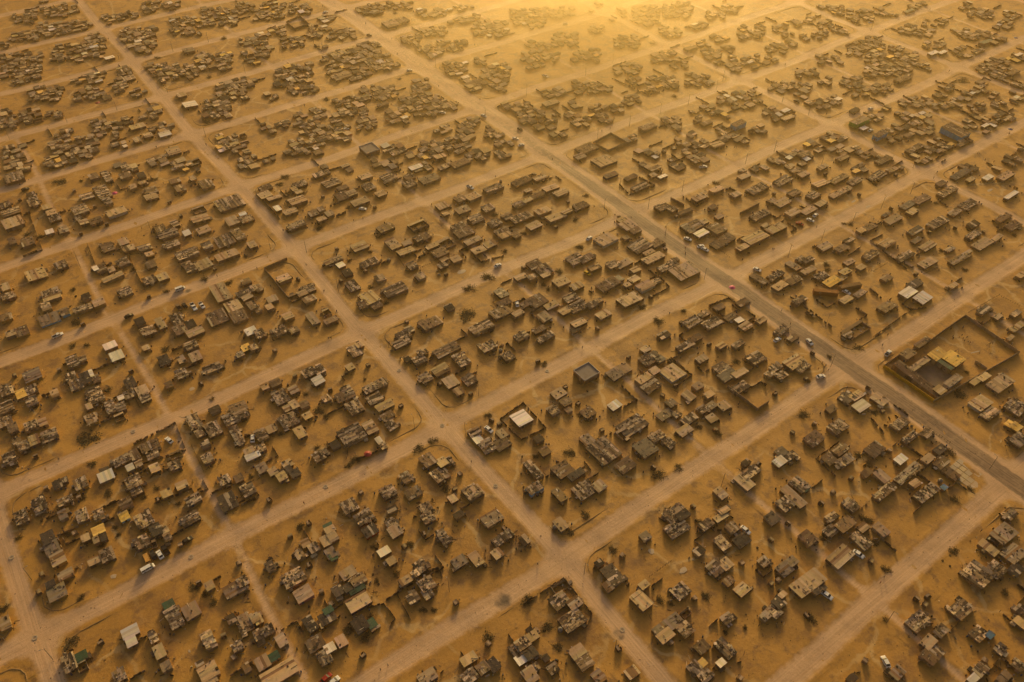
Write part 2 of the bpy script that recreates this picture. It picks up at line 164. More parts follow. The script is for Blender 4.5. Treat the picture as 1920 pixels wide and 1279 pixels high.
(2,0): """120 110 250 120; 350 80 200 80; 650 40 120 60; 200 200 140 60; 400 280 180 100; 200 330 160 60; 140 400 140 80; 300 420 140 60; 170 470 120 50; 560 400 180 90; 640 210 100 60; 860 300 180 90; 800 110 120 60; 1000 100 200 150; 1250 60 220 110; 1530 100 130 60
1640 50 120 60; 1400 180 120 40; 1180 230 170 70; 1800 230 180 90; 1560 280 130 40; 1430 310 80 50; 1480 390 140 70; 1600 360 110 50; 1700 440 100 60; 1800 430 110 50; 1680 500 120 50; 1840 510 90 50; 1530 460 100 40; 1150 410 170 80; 1250 460 130 60
880 500 200 80; 1120 600 200 90; 1400 580 180 80; 1470 620 80 40; 920 590 110 50; 1190 610 110 60; 1050 650 90 40; 560 640 180 90; 700 650 80 50; 350 670 100 60; 280 690 110 50; 80 790 130 60; 470 770 100 40; 650 800 120 50; 800 800 100 50; 890 740 120 70
600 880 260 50; 520 920 110 50; 330 870 60 40; 190 840 120 60; 120 870 150 80; 250 920 130 70; 350 990 100 50; 1200 900 120 60; 890 1020 100 50; 990 1120 90 40; 1110 1140 70 50; 1180 1190 50 40; 1000 1230 70 40; 1240 1240 100 50; 1240 1060 60 70
1340 1110 100 70; 1430 1070 130 60; 1390 1170 140 60; 1380 850 60 50; 1400 890 60 40; 1540 830 70 40; 1460 800 80 40; 1620 870 60 40; 1840 950 100 60; 1560 970 80 50; 1620 1010 90 50; 1730 1030 90 50; 1340 990 60 40; 1610 740 120 60; 1740 700 130 60; 1740 790 130 50
1840 750 80 50; 1260 950 60 40; 1730 1250 80 40; 1850 1250 90 40; 720 900 40 30; 430 850 50 40
560 1110 150 90 k; 690 1200 160 110 t; 510 1170 80 50 t; 1020 950 130 60 k; 290 770 120 50 t; 1460 920 80 40 k; 1540 1080 100 60 t; 1340 360 90 45 k; 1070 1260 90 40 k; 1785 465 35 25 w; 1370 180 40 25 w; 820 60 40 60 t""",
(3,0): """100 190 110 50; 230 150 60 40; 310 140 70 50; 430 170 100 70; 550 220 100 50; 400 250 130 50; 150 250 80 40; 270 270 70 30; 60 350 130 60; 180 320 70 50; 30 450 80 60; 470 70 200 80; 700 100 180 80; 640 150 60 40; 860 70 90 60; 950 110 70 40; 1130 30 130 50
740 320 260 110; 650 370 100 70; 800 380 140 60; 960 350 90 40; 460 430 180 50; 900 480 330 150; 1040 430 160 90; 860 650 150 70; 700 680 110 50; 640 600 150 90; 430 590 90 50; 330 530 90 60; 240 540 60 60; 110 640 180 80; 260 650 110 60; 240 710 70 40; 350 760 100 40
430 770 130 60; 500 740 120 60; 1060 210 120 70; 1200 230 130 50; 1210 160 80 40; 1330 150 60 40; 1490 30 80 50; 1580 80 130 60; 1780 160 130 70; 1640 100 120 60; 1840 100 110 60; 1450 230 130 50; 1520 260 120 50; 1640 240 100 50; 1250 320 160 50; 1450 350 60 40; 1420 390 60 30
1500 420 70 40; 1590 370 100 40; 1730 300 100 50; 1700 500 250 150; 1880 420 90 60; 1740 600 150 50; 1880 650 90 60; 1330 650 80 40; 1300 690 60 30; 1390 640 40 30; 1580 620 80 50; 1590 670 100 40; 1510 710 100 50; 1190 740 100 50; 1280 790 70 50; 1390 760 130 70; 1560 790 120 50; 1040 750 150 60
1150 790 60 30; 880 790 80 30; 800 880 110 60; 1090 860 240 50; 1150 900 170 40; 950 950 80 50; 1060 935 60 40; 1120 980 80 40; 1200 970 90 40; 950 1030 70 50; 1160 1170 110 60; 1230 1110 130 50; 1340 1090 120 70; 1250 1040 60 40; 1520 1060 150 50; 1280 1200 70 40; 1530 920 90 50; 1580 860 100 50
1690 910 110 40; 1670 970 70 30; 1720 850 80 40; 1790 880 110 50; 1740 770 100 40; 1860 730 90 50; 1690 700 60 40; 500 1010 150 70; 330 1070 110 60; 390 1100 60 40; 500 1100 90 50; 630 1120 130 50; 220 1150 200 60; 80 1190 110 50; 260 1210 50 30; 780 1150 130 50
690 1250 110 50; 200 1250 110 50; 960 1260 90 40; 40 820 120 60; 30 880 70 40; 1830 1190 120 60; 1490 1250 110 50; 1740 1260 60 30; 1900 1095 50 40; 1170 480 60 30; 1220 515 50 30; 1850 860 90 50
1010 590 120 60 k; 1240 395 70 40 w; 1310 390 60 35 w; 1640 310 110 45 G; 1060 80 70 30 G; 1840 540 90 50 k; 720 960 55 40 w; 1060 1010 80 40 k; 1100 1110 150 50 k; 1630 940 55 30 w; 560 1180 90 50 t; 870 1195 120 60 k; 410 1250 80 40 t
150 880 100 45 t; 1880 410 50 30 w; 130 830 60 40 w; 650 825 70 40 d""",
}
# single things, same units. L pit latrine, B thorn bush (radius m), P person, K lamp pole, M manhole, T tyre, U sunshade, Y pale slab (w h px), R water tank
SPOTS = {
(0,3): "L 560 155;L 310 465;L 285 595;L 1350 240;L 1490 530;L 1790 380;L 750 970;L 1755 1085;L 1675 925;B 510 165 1.6;B 1450 560 2.2;B 1600 670 1.6;B 20 720 1.8;B 140 190 1.5;B 520 980 2.6;B 760 250 1.2;B 860 110 1.2;B 885 170 1.1;B 610 640 1.4;B 1535 615 1.2;M 88 343;M 1433 335;M 262 946;K 240 510;K 400 1110;P 575 545;Y 850 480 60 40;Y 1420 1045 20 26",
(1,3): "L 1255 160;L 1110 255;L 1865 120;L 1500 675;L 1740 985;L 255 180;L 395 80;L 400 395;L 490 595;L 565 685;L 800 1070;B 1150 240 1.8;B 1740 935 2.2;B 330 110 1.8;B 700 880 2.2;B 860 790 1.7;B 1050 460 1.6;B 880 255 1.3;B 1250 730 1.5;B 1335 730 1.2;B 820 940 1.8;B 905 510 1.0;P 992 1155;P 935 1190;P 922 415;P 893 425;P 884 600;P 1185 48;K 1450 600;T 877 468;T 920 540;T 983 655;T 238 682",
(2,3): "L 830 320;L 1370 645;L 1190 980;L 800 1020;L 540 845;L 1725 375;L 1710 1240;B 760 280 2.0;B 1110 660 1.7;B 1185 680 1.2;B 1455 625 1.9;B 260 860 2.2;B 110 660 2.2;B 1400 70 1.6;B 550 20 2.0;B 340 1010 1.6;B 440 150 1.5;B 1600 900 1.1;B 1750 860 .9;P 192 397;P 1848 858;M 828 882;T 1840 270;K 770 1040;K 540 470;R 320 125;R 362 893;Y 1045 295 45 55;Y 1285 440 70 50",
(3,3): "L 150 85;L 25 205;L 25 530;L 80 510;L 775 365;L 295 770;L 1620 290;L 1115 650;L 1200 635;L 1180 690;L 730 1110;L 1630 1110;B 420 190 1.6;B 720 45 1.8;B 760 65 1.7;B 325 800 2.2;B 800 225 1.5;B 890 430 1.8;B 1400 290 1.8;B 1780 600 1.6;B 880 800 1.2;B 1800 20 1.6;T 1365 325;T 1365 405;T 1310 365;P 867 492;P 840 535;P 1592 150;K 890 830",
(0,2): "L 105 250;L 265 860;L 345 1100;L 590 1170;L 1180 1190;L 1425 235;L 1505 315;L 980 220;L 440 210;B 665 735 4.6;B 690 920 1.8;B 800 360 1.9;B 810 1140 2.0;B 1170 1100 1.6;B 1880 1010 1.3;B 1235 55 2.2;B 540 30 1.9;B 650 25 1.4;B 1590 430 1.3;B 620 1170 1.5;B 1080 1165 1.2;B 1335 1215 1.2;P 443 888;P 222 970;P 1047 100;P 1587 1165;T 1340 755;M 1000 680;Y 1440 355 50 30",
(1,2): "L 840 175;L 290 255;L 1065 620;L 1085 480;L 1530 990;L 1490 1105;L 1825 620;L 1765 590;L 1375 320;L 1610 390;L 140 70;L 100 1190;L 555 360;L 785 1130;B 470 520 2.2;B 525 565 1.8;B 180 690 1.5;B 735 890 2.2;B 690 930 1.5;B 455 795 1.5;B 1215 805 2.4;B 1420 1110 1.8;B 1740 550 1.6;B 370 390 1.5;B 1330 750 2.0;B 610 780 1.2;B 815 280 1.0;M 1073 218;M 1397 632;M 522 1092;M 1797 1087;U 842 868 r;P 1615 910;P 362 1222;P 745 850;K 1670 410;K 1190 660;K 1570 700;R 1835 80",
(2,2): "L 400 340;L 495 460;L 875 115;L 1130 400;L 675 665;L 1525 660;L 195 150;L 1480 20;L 1850 920;L 1360 1235;L 1060 945;L 1230 330;B 510 550 1.6;B 1190 150 2.0;B 430 830 2.4;B 1100 1000 2.8;B 1250 950 2.2;B 240 170 1.9;B 1680 150 1.8;B 1550 690 1.6;B 180 860 1.4;B 1400 640 1.4;P 527 55;P 1705 465;P 1695 480;K 1570 1085;K 85 1180;M 262 225;Y 1345 745 50 34",
(3,2): "L 335 85;L 285 275;L 55 385;L 755 340;L 860 520;L 350 615;L 185 680;L 490 1130;L 400 1215;L 625 1025;L 910 820;B 265 545 2.6;B 800 530 1.8;B 1370 830 2.0;B 1440 385 3.0;B 760 920 2.0;B 300 290 1.5;B 680 45 2.4;B 1390 120 1.3;B 680 850 1.9;B 1520 1110 1.6;B 1400 1180 2.2;B 460 110 1.4;B 1490 225 1.2;P 430 190;P 405 170;P 375 215;P 1775 795;P 450 225;P 418 205;P 855 35;K 470 190;K 1660 960;K 560 430;R 1285 1060",
(0,1): "L 145 215;L 555 145;L 708 265;L 800 400;L 1270 235;L 1355 335;L 750 550;L 620 1150;L 1115 945;L 605 470;L 1610 735;B 450 80 3.6;B 1530 810 2.6;B 1000 740 2.0;B 570 1140 2.4;B 1715 840 2.2;B 300 490 2.0;B 200 470 2.2;B 545 890 1.5;B 1250 905 1.6;B 1840 640 1.3;B 1160 60 2.0;B 610 75 1.6;P 648 618;P 1065 440;P 1630 795;P 290 370;P 1825 770;P 480 300;T 1080 487;T 865 1000;U 870 195 p;K 1140 470;K 65 330",
(1,1): "L 605 580;L 820 750;L 635 825;L 890 270;L 1425 775;L 1130 1130;L 315 810;L 1265 610;L 500 190;B 175 100 2.2;B 240 165 1.6;B 470 430 2.0;B 695 275 1.8;B 920 495 1.8;B 1200 550 1.8;B 855 605 1.4;B 970 990 1.8;B 1580 590 1.5;B 1865 600 1.8;B 1600 880 3.4;B 1740 800 3.4;B 1580 1085 4.2;B 220 45 2.6;B 1790 330 2.0;B 860 870 1.6;B 700 670 1.4;P 377 712;P 10 742;P 545 1265;P 565 1265;P 732 380;P 803 363;P 1318 265;P 1797 55;P 945 650;R 995 680;R 1835 90;K 620 910;K 380 615;K 110 590;Y 1540 757 70 34",
(2,1): "L 420 230;L 330 420;L 855 500;L 1150 585;L 640 1180;L 1270 1135;L 85 725;L 1230 340;L 965 495;L 1040 945;B 555 185 2.2;B 475 360 2.2;B 85 465 1.8;B 505 570 2.2;B 350 750 2.4;B 240 850 1.6;B 980 1020 2.2;B 1100 1130 3.0;B 1530 95 2.4;B 800 345 1.2;B 270 885 1.4;B 1285 1050 1.4;P 1298 590;P 1300 630;P 1150 430;P 770 590;P 793 585;P 1725 675;P 1180 1080;P 95 880;P 615 280;K 690 300;K 1020 290;K 1245 470;K 1148 490;K 1440 820;K 1275 160;K 805 150;U 1645 900 p",
(3,1): "L 960 30;L 685 175;L 925 280;L 1210 455;L 1405 425;L 1620 455;L 915 630;L 1110 775;L 430 25;L 45 170;B 440 705 2.2;B 445 745 1.8;B 1480 740 1.8;B 1260 240 1.6;B 620 400 1.8;B 1850 480 1.6;B 985 370 1.6;B 570 395 1.4;B 800 100 1.6;B 1300 590 1.6;P 30 597;P 42 597;P 363 428;P 100 1055;P 167 1155;P 895 1240;P 825 1240;P 860 410;P 790 370;P 822 390;P 1265 20;P 1240 60;P 1365 1195;P 1460 1180;P 1385 1265;P 1355 455;K 845 290;K 400 525;K 150 650;K 630 400;K 1065 180;K 430 1170;K 510 250;K 365 1010;Y 1660 150 50 24;Y 635 235 50 24;Y 750 268 40 16",
(0,0): "P 815 300;P 1548 1090;P 1175 1110;P 110 655;P 120 652;P 1380 885;K 130 370;K 1330 160;K 880 830;K 505 920;K 75 1050;K 1565 320;K 1545 1030;K 1300 390;K 1840 550;K 1260 700;U 740 795 r;B 1550 910 3;B 1680 285 3;B 1180 430 2.4;B 1570 575 2;B 200 905 2.2",
(1,0): "P 1000 1005;P 1370 655;P 1108 960;P 828 800;P 1020 300;P 1060 412;P 822 180;P 650 325;P 1640 345;P 1665 350;P 1680 755;P 365 800;P 500 50;K 200 160;K 435 330;K 1350 510;K 1720 900;K 320 1200;K 500 380;K 355 600;B 1045 95 2;B 460 350 2;B 1075 590 1.8;B 420 680 2;B 530 740 2.4",
(2,0): "P 735 970;P 673 990;P 760 910;P 1395 465;P 1530 520;P 303 1200;P 940 230;P 1260 1160;P 1245 1160;P 1605 1170;P 1665 1115;P 1680 1115;P 765 895;P 1690 560;P 1645 545;P 100 310;K 550 570;K 755 480;K 110 720;K 1110 860;K 880 950;K 1320 790;K 1530 680;K 640 1050;K 1750 1230;K 1580 610;B 1215 720 2;B 1050 325 2",
(3,0): "P 435 862;P 1355 540;P 1212 75;P 1570 1155;P 1580 1160;P 128 490;P 1625 1205;P 1690 1220;P 548 1250;P 1805 1010;P 880 225;K 770 230;K 45 1140;K 300 870;K 105 770;K 1085 1260;K 400 1240;U 760 188 b;U 1808 990 b;U 1850 305 b;B 1470 600 4.5;B 735 850 2;B 1690 690 2;B 680 185 2.4;B 1200 150 2.6",
}
# vehicles: full-picture pixels, kind, colour, heading in degrees (0 = along the cross streets, 90 = along the long streets)
CARS = """275 1047 van orange 90;287 1041 sedan black 92;299.5 1039.5 sedan white 95;310 1031 pickup black 95;289 1018 pickup brown 80;351 1013 sedan black 10;277 1065.5 minibus white 3
611 1271 sedan red 15;626 1277 sedan white 10;1398 993 sedan white -85;1610 1038.5 sedan white -80;1551 1115.5 sedan white -80;1861 1015 sedan black -85;1660.5 1241 sedan white 65;316.5 825 sedan white 105
474 822 sedan white 65;916.5 805 sedan white -80;1665 662 pickup white 10;1518 641 sedan white -105;1539 705.5 sedan white -20;1457.5 637 sedan white 0;338 542 minibus white 0;108 629 pickup white 2
242 593 sedan black 8;335 576 pickup brown 95;346 572.5 sedan black 95;363 575 truck white -90;378.5 573 pickup white -88;680 391.5 sedan white -38;881.5 351 pickup white -78;933.5 497.5 sedan white 5
1105 446 sedan white 15;1101 512.5 sedan yellow -85;969.5 570 sedan white 60;1289.5 448 sedan white -65;1314 461 sedan white -10;1322 467 sedan white -75;1419.5 505.5 sedan white -72;999 327.5 pickup brown 0
1519.5 413 sedan white -70;1529 403.5 sedan white 10;1500 419 sedan red -70;1587 548 sedan white -80;1519 590 pickup brown -80;692.5 66 sedan black -35;710.5 87 sedan black -35;767.5 132 sedan white -8
830 211 sedan white -50;907 217 sedan white -78;885 171 sedan black -20;648.5 242 sedan white -5;610 22 sedan white 0;837.5 20 sedan white 0;975 242 sedan black -85;966 260 sedan white -35;977.5 272 sedan white 0
1022.5 142 pickup white -80;1060 44 sedan white -30;1318.5 313 pickup white -25;1494 190 sedan black -80;1632.5 244 sedan white 0;47.5 355 sedan black 5;1632 204 sedan white 0"""
# fences and yard walls: tile, kind (f scrap fence, w block wall, p stake line), points
FENCES = """1 3 f 1050 600 1160 810;1 3 f 1050 600 1180 540;1 3 f 1290 450 1370 425 1400 490;1 3 f 830 720 960 690 1045 800 1000 860;1 3 p 280 830 370 960;2 3 p 1030 490 1110 430 1210 360;2 3 f 385 500 250 590 90 690
2 3 f 385 500 600 770 560 850;3 3 f 1735 750 1910 900;0 2 f 1005 775 1320 620 1395 820 1050 930;0 2 p 1440 790 1530 980 1680 905;1 2 f 980 800 870 850 750 890;1 2 f 690 800 680 900;2 2 f 85 465 255 655 70 745 -90 590 85 465
2 2 f 1190 125 1350 260 1230 340;2 2 f 820 340 940 455;2 2 f 540 910 605 990;2 2 f 1385 520 1500 620;2 2 w 1615 350 1835 520 1920 465;3 2 f 770 580 870 700;3 2 f 940 480 1050 560;3 2 f 355 885 530 760;3 2 f 355 885 520 1035
3 2 p 1240 690 1380 780;0 1 f 220 320 320 600 160 655;0 1 p 480 650 560 620 610 740;0 1 f 660 560 720 720;0 1 f 970 640 1020 760 1090 900;1 1 f 30 200 180 370;1 1 p 1070 660 1150 770 1330 690;1 1 f 1640 650 1690 690 1860 640
1 1 w 65 745 235 670;1 1 w 65 745 240 960;2 1 f 1095 790 1180 880 1050 950;2 1 f 575 905 640 950;2 1 p 1560 600 1640 660;2 1 f 1280 200 1385 275 1480 210;2 1 w 1190 220 1290 270;2 1 w 1710 330 1850 260;2 1 f 805 110 880 185 1070 120 940 50
2 1 f 1475 1020 1620 960 1680 1000;2 1 f 1475 1020 1640 1140;3 1 f 145 395 215 440 170 460;3 1 f 765 530 860 480;3 1 f 765 530 1040 745;3 1 f 600 640 700 575;3 1 p 890 700 790 760 700 745;3 1 p 1160 785 1280 730
3 1 f 165 950 490 1190;3 1 f 790 1250 1070 1050 1200 1030;3 1 f 760 890 850 960;3 1 f 330 575 400 560;3 1 p 1500 1070 1730 940 1900 1030;2 0 f 750 590 1020 715 1150 680;2 0 p 230 1000 320 1060 490 1020;2 0 w 610 1080 720 1140 860 1080 740 1010 610 1080;1 0 w 230 175 330 130 400 190 290 225 230 175"""

# ------------------------------------------------------------------ mesh collector
_F = ((0,3,2,1), (4,5,6,7), (0,1,5,4), (1,2,6,5), (2,3,7,6), (3,0,4,7))
class MB:
    def __init__(s): s.v = []; s.f = []; s.c = []; s.m = []
    def hexa(s, pts, c, m=0, bottom=True):
        n = len(s.v); s.v.extend(pts)
        for k, q in enumerate(_F):
            if k == 0 and not bottom: continue
            s.f.append((n+q[0], n+q[1], n+q[2], n+q[3])); s.c.append(c); s.m.append(m)
    def box(s, cx, cy, z0, sx, sy, sz, c, rz=0.0, m=0, ax=0.0, ay=0.0, jit=0.0, bottom=True):
        """box standing on z0; ax, ay = slope of its top and bottom along x and y"""
        ca, sa = math.cos(rz), math.sin(rz); pts = []
        for z in (0, sz):
            for X, Y in ((-.5,-.5), (.5,-.5), (.5,.5), (-.5,.5)):
                x = X*sx; y = Y*sy; zz = z0 + z + ax*x + ay*y
                if jit: x += random.uniform(-jit, jit)*sx; y += random.uniform(-jit, jit)*sy; zz += random.uniform(-jit, jit)*sz
                pts.append((cx + x*ca - y*sa, cy + x*sa + y*ca, zz))
        s.hexa(pts, c, m, bottom)
    def quad(s, a, b, c_, d, c, m=0):
        n = len(s.v); s.v.extend((a, b, c_, d)); s.f.append((n, n+1, n+2, n+3)); s.c.append(c); s.m.append(m)
    def tri(s, a, b, c_, c, m=0):
        n = len(s.v); s.v.extend((a, b, c_)); s.f.append((n, n+1, n+2)); s.c.append(c); s.m.append(m)
    def tube(s, p, q, r0, r1, c, n=6, m=0, cap=True):
        p = Vector(p); q = Vector(q); d = (q-p).normalized()
        a = d.cross(Vector((0, 0, 1)) if abs(d.z) < .9 else Vector((1, 0, 0))).normalized(); b = d.cross(a); k = len(s.v)
        for P, r in ((p, r0), (q, r1)):
            for i in range(n):
                t = 2*math.pi*i/n; s.v.append(tuple(P + (a*math.cos(t) + b*math.sin(t))*r))
        for i in range(n):
            j = (i+1) % n; s.f.append((k+i, k+n+i, k+n+j, k+j)); s.c.append(c); s.m.append(m)
        if cap:
            s.f.append(tuple(k+n+i for i in range(n))[::-1]); s.c.append(c); s.m.append(m)
            s.f.append(tuple(k+i for i in range(n))); s.c.append(c); s.m.append(m)
    def ring(s, cx, cy, z, R, r, hh, c, n=10, m=0):
        k = len(s.v)
        for i in range(n):
            t = 2*math.pi*i/n; ca, sa = math.cos(t), math.sin(t)
            for rad, zz in ((R, z), (R, z+hh), (r, z+hh), (r, z)): s.v.append((cx+rad*ca, cy+rad*sa, zz))
        for i in range(n):
            j = (i+1) % n
            for a in range(4):
                b = (a+1) % 4; s.f.append((k+4*i+a, k+4*j+a, k+4*j+b, k+4*i+b)); s.c.append(c); s.m.append(m)
    def prism(s, prof, y0, y1, c, m=0, inset=0.0):
        """side outline (x, z) pulled from y0 to y1"""
        k = len(s.v); n = len(prof)
        for y in (y0, y1): s.v.extend((x, y, z) for x, z in prof)
        for i in range(n):
            j = (i+1) % n; s.f.append((k+i, k+j, k+n+j, k+n+i)); s.c.append(c); s.m.append(m)
        s.f.append(tuple(k+i for i in range(n))[::-1]); s.c.append(c); s.m.append(m)
        s.f.append(tuple(k+n+i for i in range(n))); s.c.append(c); s.m.append(m)
    def add(s, o, x, y, z, rz=0.0):
        n = len(s.v); ca, sa = math.cos(rz), math.sin(rz)
        s.v.extend((x + a*ca - b*sa, y + a*sa + b*ca, z + c) for a, b, c in o.v)
        s.f.extend(tuple(n+i for i in f) for f in o.f); s.c.extend(o.c); s.m.extend(o.m)
    def mesh(s, name, mats):
        me = bpy.data.meshes.new(name); me.from_pydata(s.v, [], s.f)
        for mt in mats: me.materials.append(mt)
        if len(mats) > 1: me.polygons.foreach_set('material_index', np.array(s.m, dtype=np.int32))
        at_ = me.color_attributes.new('Col', 'FLOAT_COLOR', 'CORNER')
        cnt = np.array([len(f) for f in s.f]); c = np.ones((len(s.c), 4), dtype=np.float32); c[:, :3] = np.array([q[:3] for q in s.c], dtype=np.float32)
        at_.data.foreach_set('color', np.repeat(c, cnt, axis=0).ravel())
        me.update(); return me
    def build(s, name, mats, parent=None, loc=None):
        if not isinstance(mats, (list, tuple)): mats = [mats]
        return link(name, s.mesh(name, mats), parent, loc)
def link(name, me, parent=None, loc=None, rz=None):
    o = bpy.data.objects.new(name, me); col.objects.link(o)
    if parent: o.parent = parent
    if loc is not None: o.location = loc
    if rz is not None: o.rotation_euler = (0, 0, rz)
    return o
def empty(name, loc, rz=0.0):
    o = bpy.data.objects.new(name, None); col.objects.link(o); o.location = loc; o.rotation_euler = (0, 0, rz); o.empty_display_size = .5
    return o
def tag(o, label=None, cat=None, group=None, kind=None):
    if label: o['label'] = label
    if cat: o['category'] = cat
    if group: o['group'] = group
    if kind: o['kind'] = kind
    return o

# ------------------------------------------------------------------ materials
class N:
    def __init__(s, tree): s.t = tree; s.l = tree.links
    def new(s, typ, ins=None, **kw):
        n = s.t.nodes.new(typ)
        for k, v in kw.items(): setattr(n, k, v)
        for k, v in (ins or {}).items():
            if hasattr(v, 'links'): s.l.new(v, n.inputs[k])
            else: n.inputs[k].default_value = v
        return n
    def math(s, op, a, b=0.0, clamp=False):
        return s.new('ShaderNodeMath', {0: a, 1: b}, operation=op, use_clamp=clamp).outputs[0]
    def mix(s, f, a, b, blend='MIX'):
        n = s.t.nodes.new('ShaderNodeMix'); n.data_type = 'RGBA'; n.blend_type = blend; n.clamp_factor = True
        for i, v in ((0, f), (6, a), (7, b)):
            if hasattr(v, 'links'): s.l.new(v, n.inputs[i])
            else: n.inputs[i].default_value = v if i == 0 else (*v, 1)
        return n.outputs[2]
    def noise(s, vec, scale, detail=3.0, rough=.55, out=0):
        return s.new('ShaderNodeTexNoise', {'Vector': vec, 'Scale': scale, 'Detail': detail, 'Roughness': rough}).outputs[out]
    def ramp(s, f, lo, hi):
        return s.new('ShaderNodeMapRange', {0: f, 1: lo, 2: hi, 3: 0.0, 4: 1.0}, interpolation_type='SMOOTHSTEP').outputs[0]
def newmat(name, rough=.9, spec=.2):
    m = bpy.data.materials.new(name); m.use_nodes = True; t = m.node_tree
    b = t.nodes['Principled BSDF']; b.inputs['Roughness'].default_value = rough; b.inputs['Specular IOR Level'].default_value = spec
    return m, N(t), b

def sand_nodes(n):
    """colour and relief of bare desert sand, in world metres"""
    pos = n.new('ShaderNodeNewGeometry').outputs['Position']
    big = n.noise(pos, .012, 3); mid = n.noise(pos, .07, 4, .6); fine = n.noise(pos, .9, 5, .65); spk = n.noise(pos, 3.2, 2, .5)
    c = n.mix(n.ramp(big, .35, .65), (.388, .200, .039), (.475, .252, .048))
    c = n.mix(n.ramp(mid, .48, .72), c, (.25, .125, .04))
    c = n.mix(n.math('MULTIPLY', n.ramp(fine, .35, .75), .5), c, (.51, .295, .062))
    c = n.mix(n.math('MULTIPLY', n.ramp(spk, .66, .74), .5), c, (.14, .095, .055))
    # faint footpaths trodden between the yards
    wv = n.new('ShaderNodeVectorMath', {0: pos, 1: n.new('ShaderNodeVectorMath', {0: n.noise(pos, .06, 3, .6, 1), 1: (14, 14, 0)}, operation='MULTIPLY').outputs[0]}, operation='ADD').outputs[0]
    vo = n.new('ShaderNodeTexVoronoi', {'Vector': wv, 'Scale': .042}, feature='DISTANCE_TO_EDGE', voronoi_dimensions='2D').outputs['Distance']
    path = n.math('MULTIPLY', n.math('SUBTRACT', 1.0, n.ramp(vo, .012, .05)), n.ramp(n.noise(pos, .03, 2), .42, .6))
    c = n.mix(n.math('MULTIPLY', path, .75), c, (.56, .38, .17))
    soil = n.noise(pos, .16, 5, .68); c = n.mix(n.math('MULTIPLY', n.ramp(soil, .50, .66), .75), c, (.195, .105, .045))
    hgt_ = n.math('ADD', n.math('ADD', n.math('MULTIPLY', fine, .5), n.math('MULTIPLY', soil, .7)), n.math('ADD', n.math('MULTIPLY', mid, 1.6), n.math('MULTIPLY', spk, .10)))
    return c, hgt_, pos, fine
def mat_sand():
    m, n, b = newmat('sand', .66, .42)
    c, h, pos, fine = sand_nodes(n)
    n.l.new(c, b.inputs['Base Color'])
    bp = n.new('ShaderNodeBump', {'Height': h, 'Strength': .45, 'Distance': .5}); n.l.new(bp.outputs[0], b.inputs['Normal'])
    return m
def mat_road():
    m, n, b = newmat('road_surface', .66, .42)
    c, h, pos, fine = sand_nodes(n)
    a = n.new('ShaderNodeAttribute', attribute_name='Col'); sep = n.new('ShaderNodeSeparateColor', {0: a.outputs['Color']})
    uv = n.new('ShaderNodeAttribute', attribute_name='along').outputs['Vector']
    edge = n.noise(pos, .35, 5, .65)
    def soft(ch, lo, hi):
        return n.ramp(n.math('ADD', ch, n.math('MULTIPLY', n.math('SUBTRACT', edge, .5), .75)), lo, hi)
    mk = soft(sep.outputs[0], .12, .62); asph = soft(sep.outputs[1], .3, .55); ash = soft(sep.outputs[2], .3, .8)
    st = n.new('ShaderNodeVectorMath', {0: uv, 1: (1.5, .02, 0)}, operation='MULTIPLY').outputs[0]
    st2 = n.new('ShaderNodeVectorMath', {0: uv, 1: (.45, .006, 0)}, operation='MULTIPLY').outputs[0]
    streak = n.noise(st, 1.0, 5, .7); wide = n.noise(st2, 1.0, 3, .5)
    rc = n.mix(n.ramp(streak, .35, .68), (.49, .312, .182), (.65, .43, .262))
    rc = n.mix(n.math('MULTIPLY', n.ramp(wide, .45, .7), .5), rc, (.54, .325, .17))
    rc = n.mix(n.math('MULTIPLY', n.ramp(fine, .4, .8), .35), rc, (.70, .50, .34))
    rc = n.mix(n.math('MULTIPLY', n.ramp(n.noise(pos, .11, 4, .6), .5, .72), .45), rc, (.40, .26, .15))
    c = n.mix(mk, c, rc)
    ac = n.mix(n.ramp(streak, .36, .66), (.14, .092, .062), (.33, .215, .13))
    ac = n.mix(n.math('MULTIPLY', n.ramp(edge, .46, .7), .7), ac, (.36, .245, .15))
    c = n.mix(asph, c, ac); c = n.mix(n.math('MULTIPLY', ash, .85), c, (.06, .05, .045))
    n.l.new(c, b.inputs['Base Color'])
    hh = n.math('ADD', n.math('MULTIPLY', h, .8), n.math('MULTIPLY', streak, .22))
    bp = n.new('ShaderNodeBump', {'Height': hh, 'Strength': .4, 'Distance': .5}); n.l.new(bp.outputs[0], b.inputs['Normal'])
    return m
def mat_col(name, rough=.85, spec=.2, dirt=.5, scale=1.2, dust=.35, bump=.15, vert=False):
    """colour of each piece from its mesh, worn by procedural grime and sand dust"""
    m, n, b = newmat(name, rough, spec)
    a = n.new('ShaderNodeAttribute', attribute_name='Col').outputs['Color']
    pos = n.new('ShaderNodeNewGeometry').outputs['Position']
    if vert: pos = n.new('ShaderNodeVectorMath', {0: pos, 1: (1, 1, .25)}, operation='MULTIPLY').outputs[0]
    g = n.noise(pos, scale, 5, .7); g2 = n.noise(pos, scale*4.5, 3, .6)
    dk = n.mix(1.0, a, (.45, .36, .29), 'MULTIPLY')
    c = n.mix(n.math('MULTIPLY', n.ramp(g, .45, .72), dirt), a, dk)
    c = n.mix(n.math('MULTIPLY', n.ramp(g2, .42, .75), dust), c, (.33, .225, .13))
    n.l.new(c, b.inputs['Base Color'])
    if bump:
        bp = n.new('ShaderNodeBump', {'Height': g2, 'Strength': bump, 'Distance': .2}); n.l.new(bp.outputs[0], b.inputs['Normal'])
    return m
M = {}
M['sand'] = mat_sand(); M['road'] = mat_road()
M['roof'] = mat_col('roof_sheet_metal', .8, .15, .6, 1.1, .14, .25)
M['clean'] = mat_col('roof_sheet_clean', .75, .15, .4, .6, .14, .12)
M['white'] = mat_col('white_roof_sheet', .6, .2, .18, .6, .06, .08)
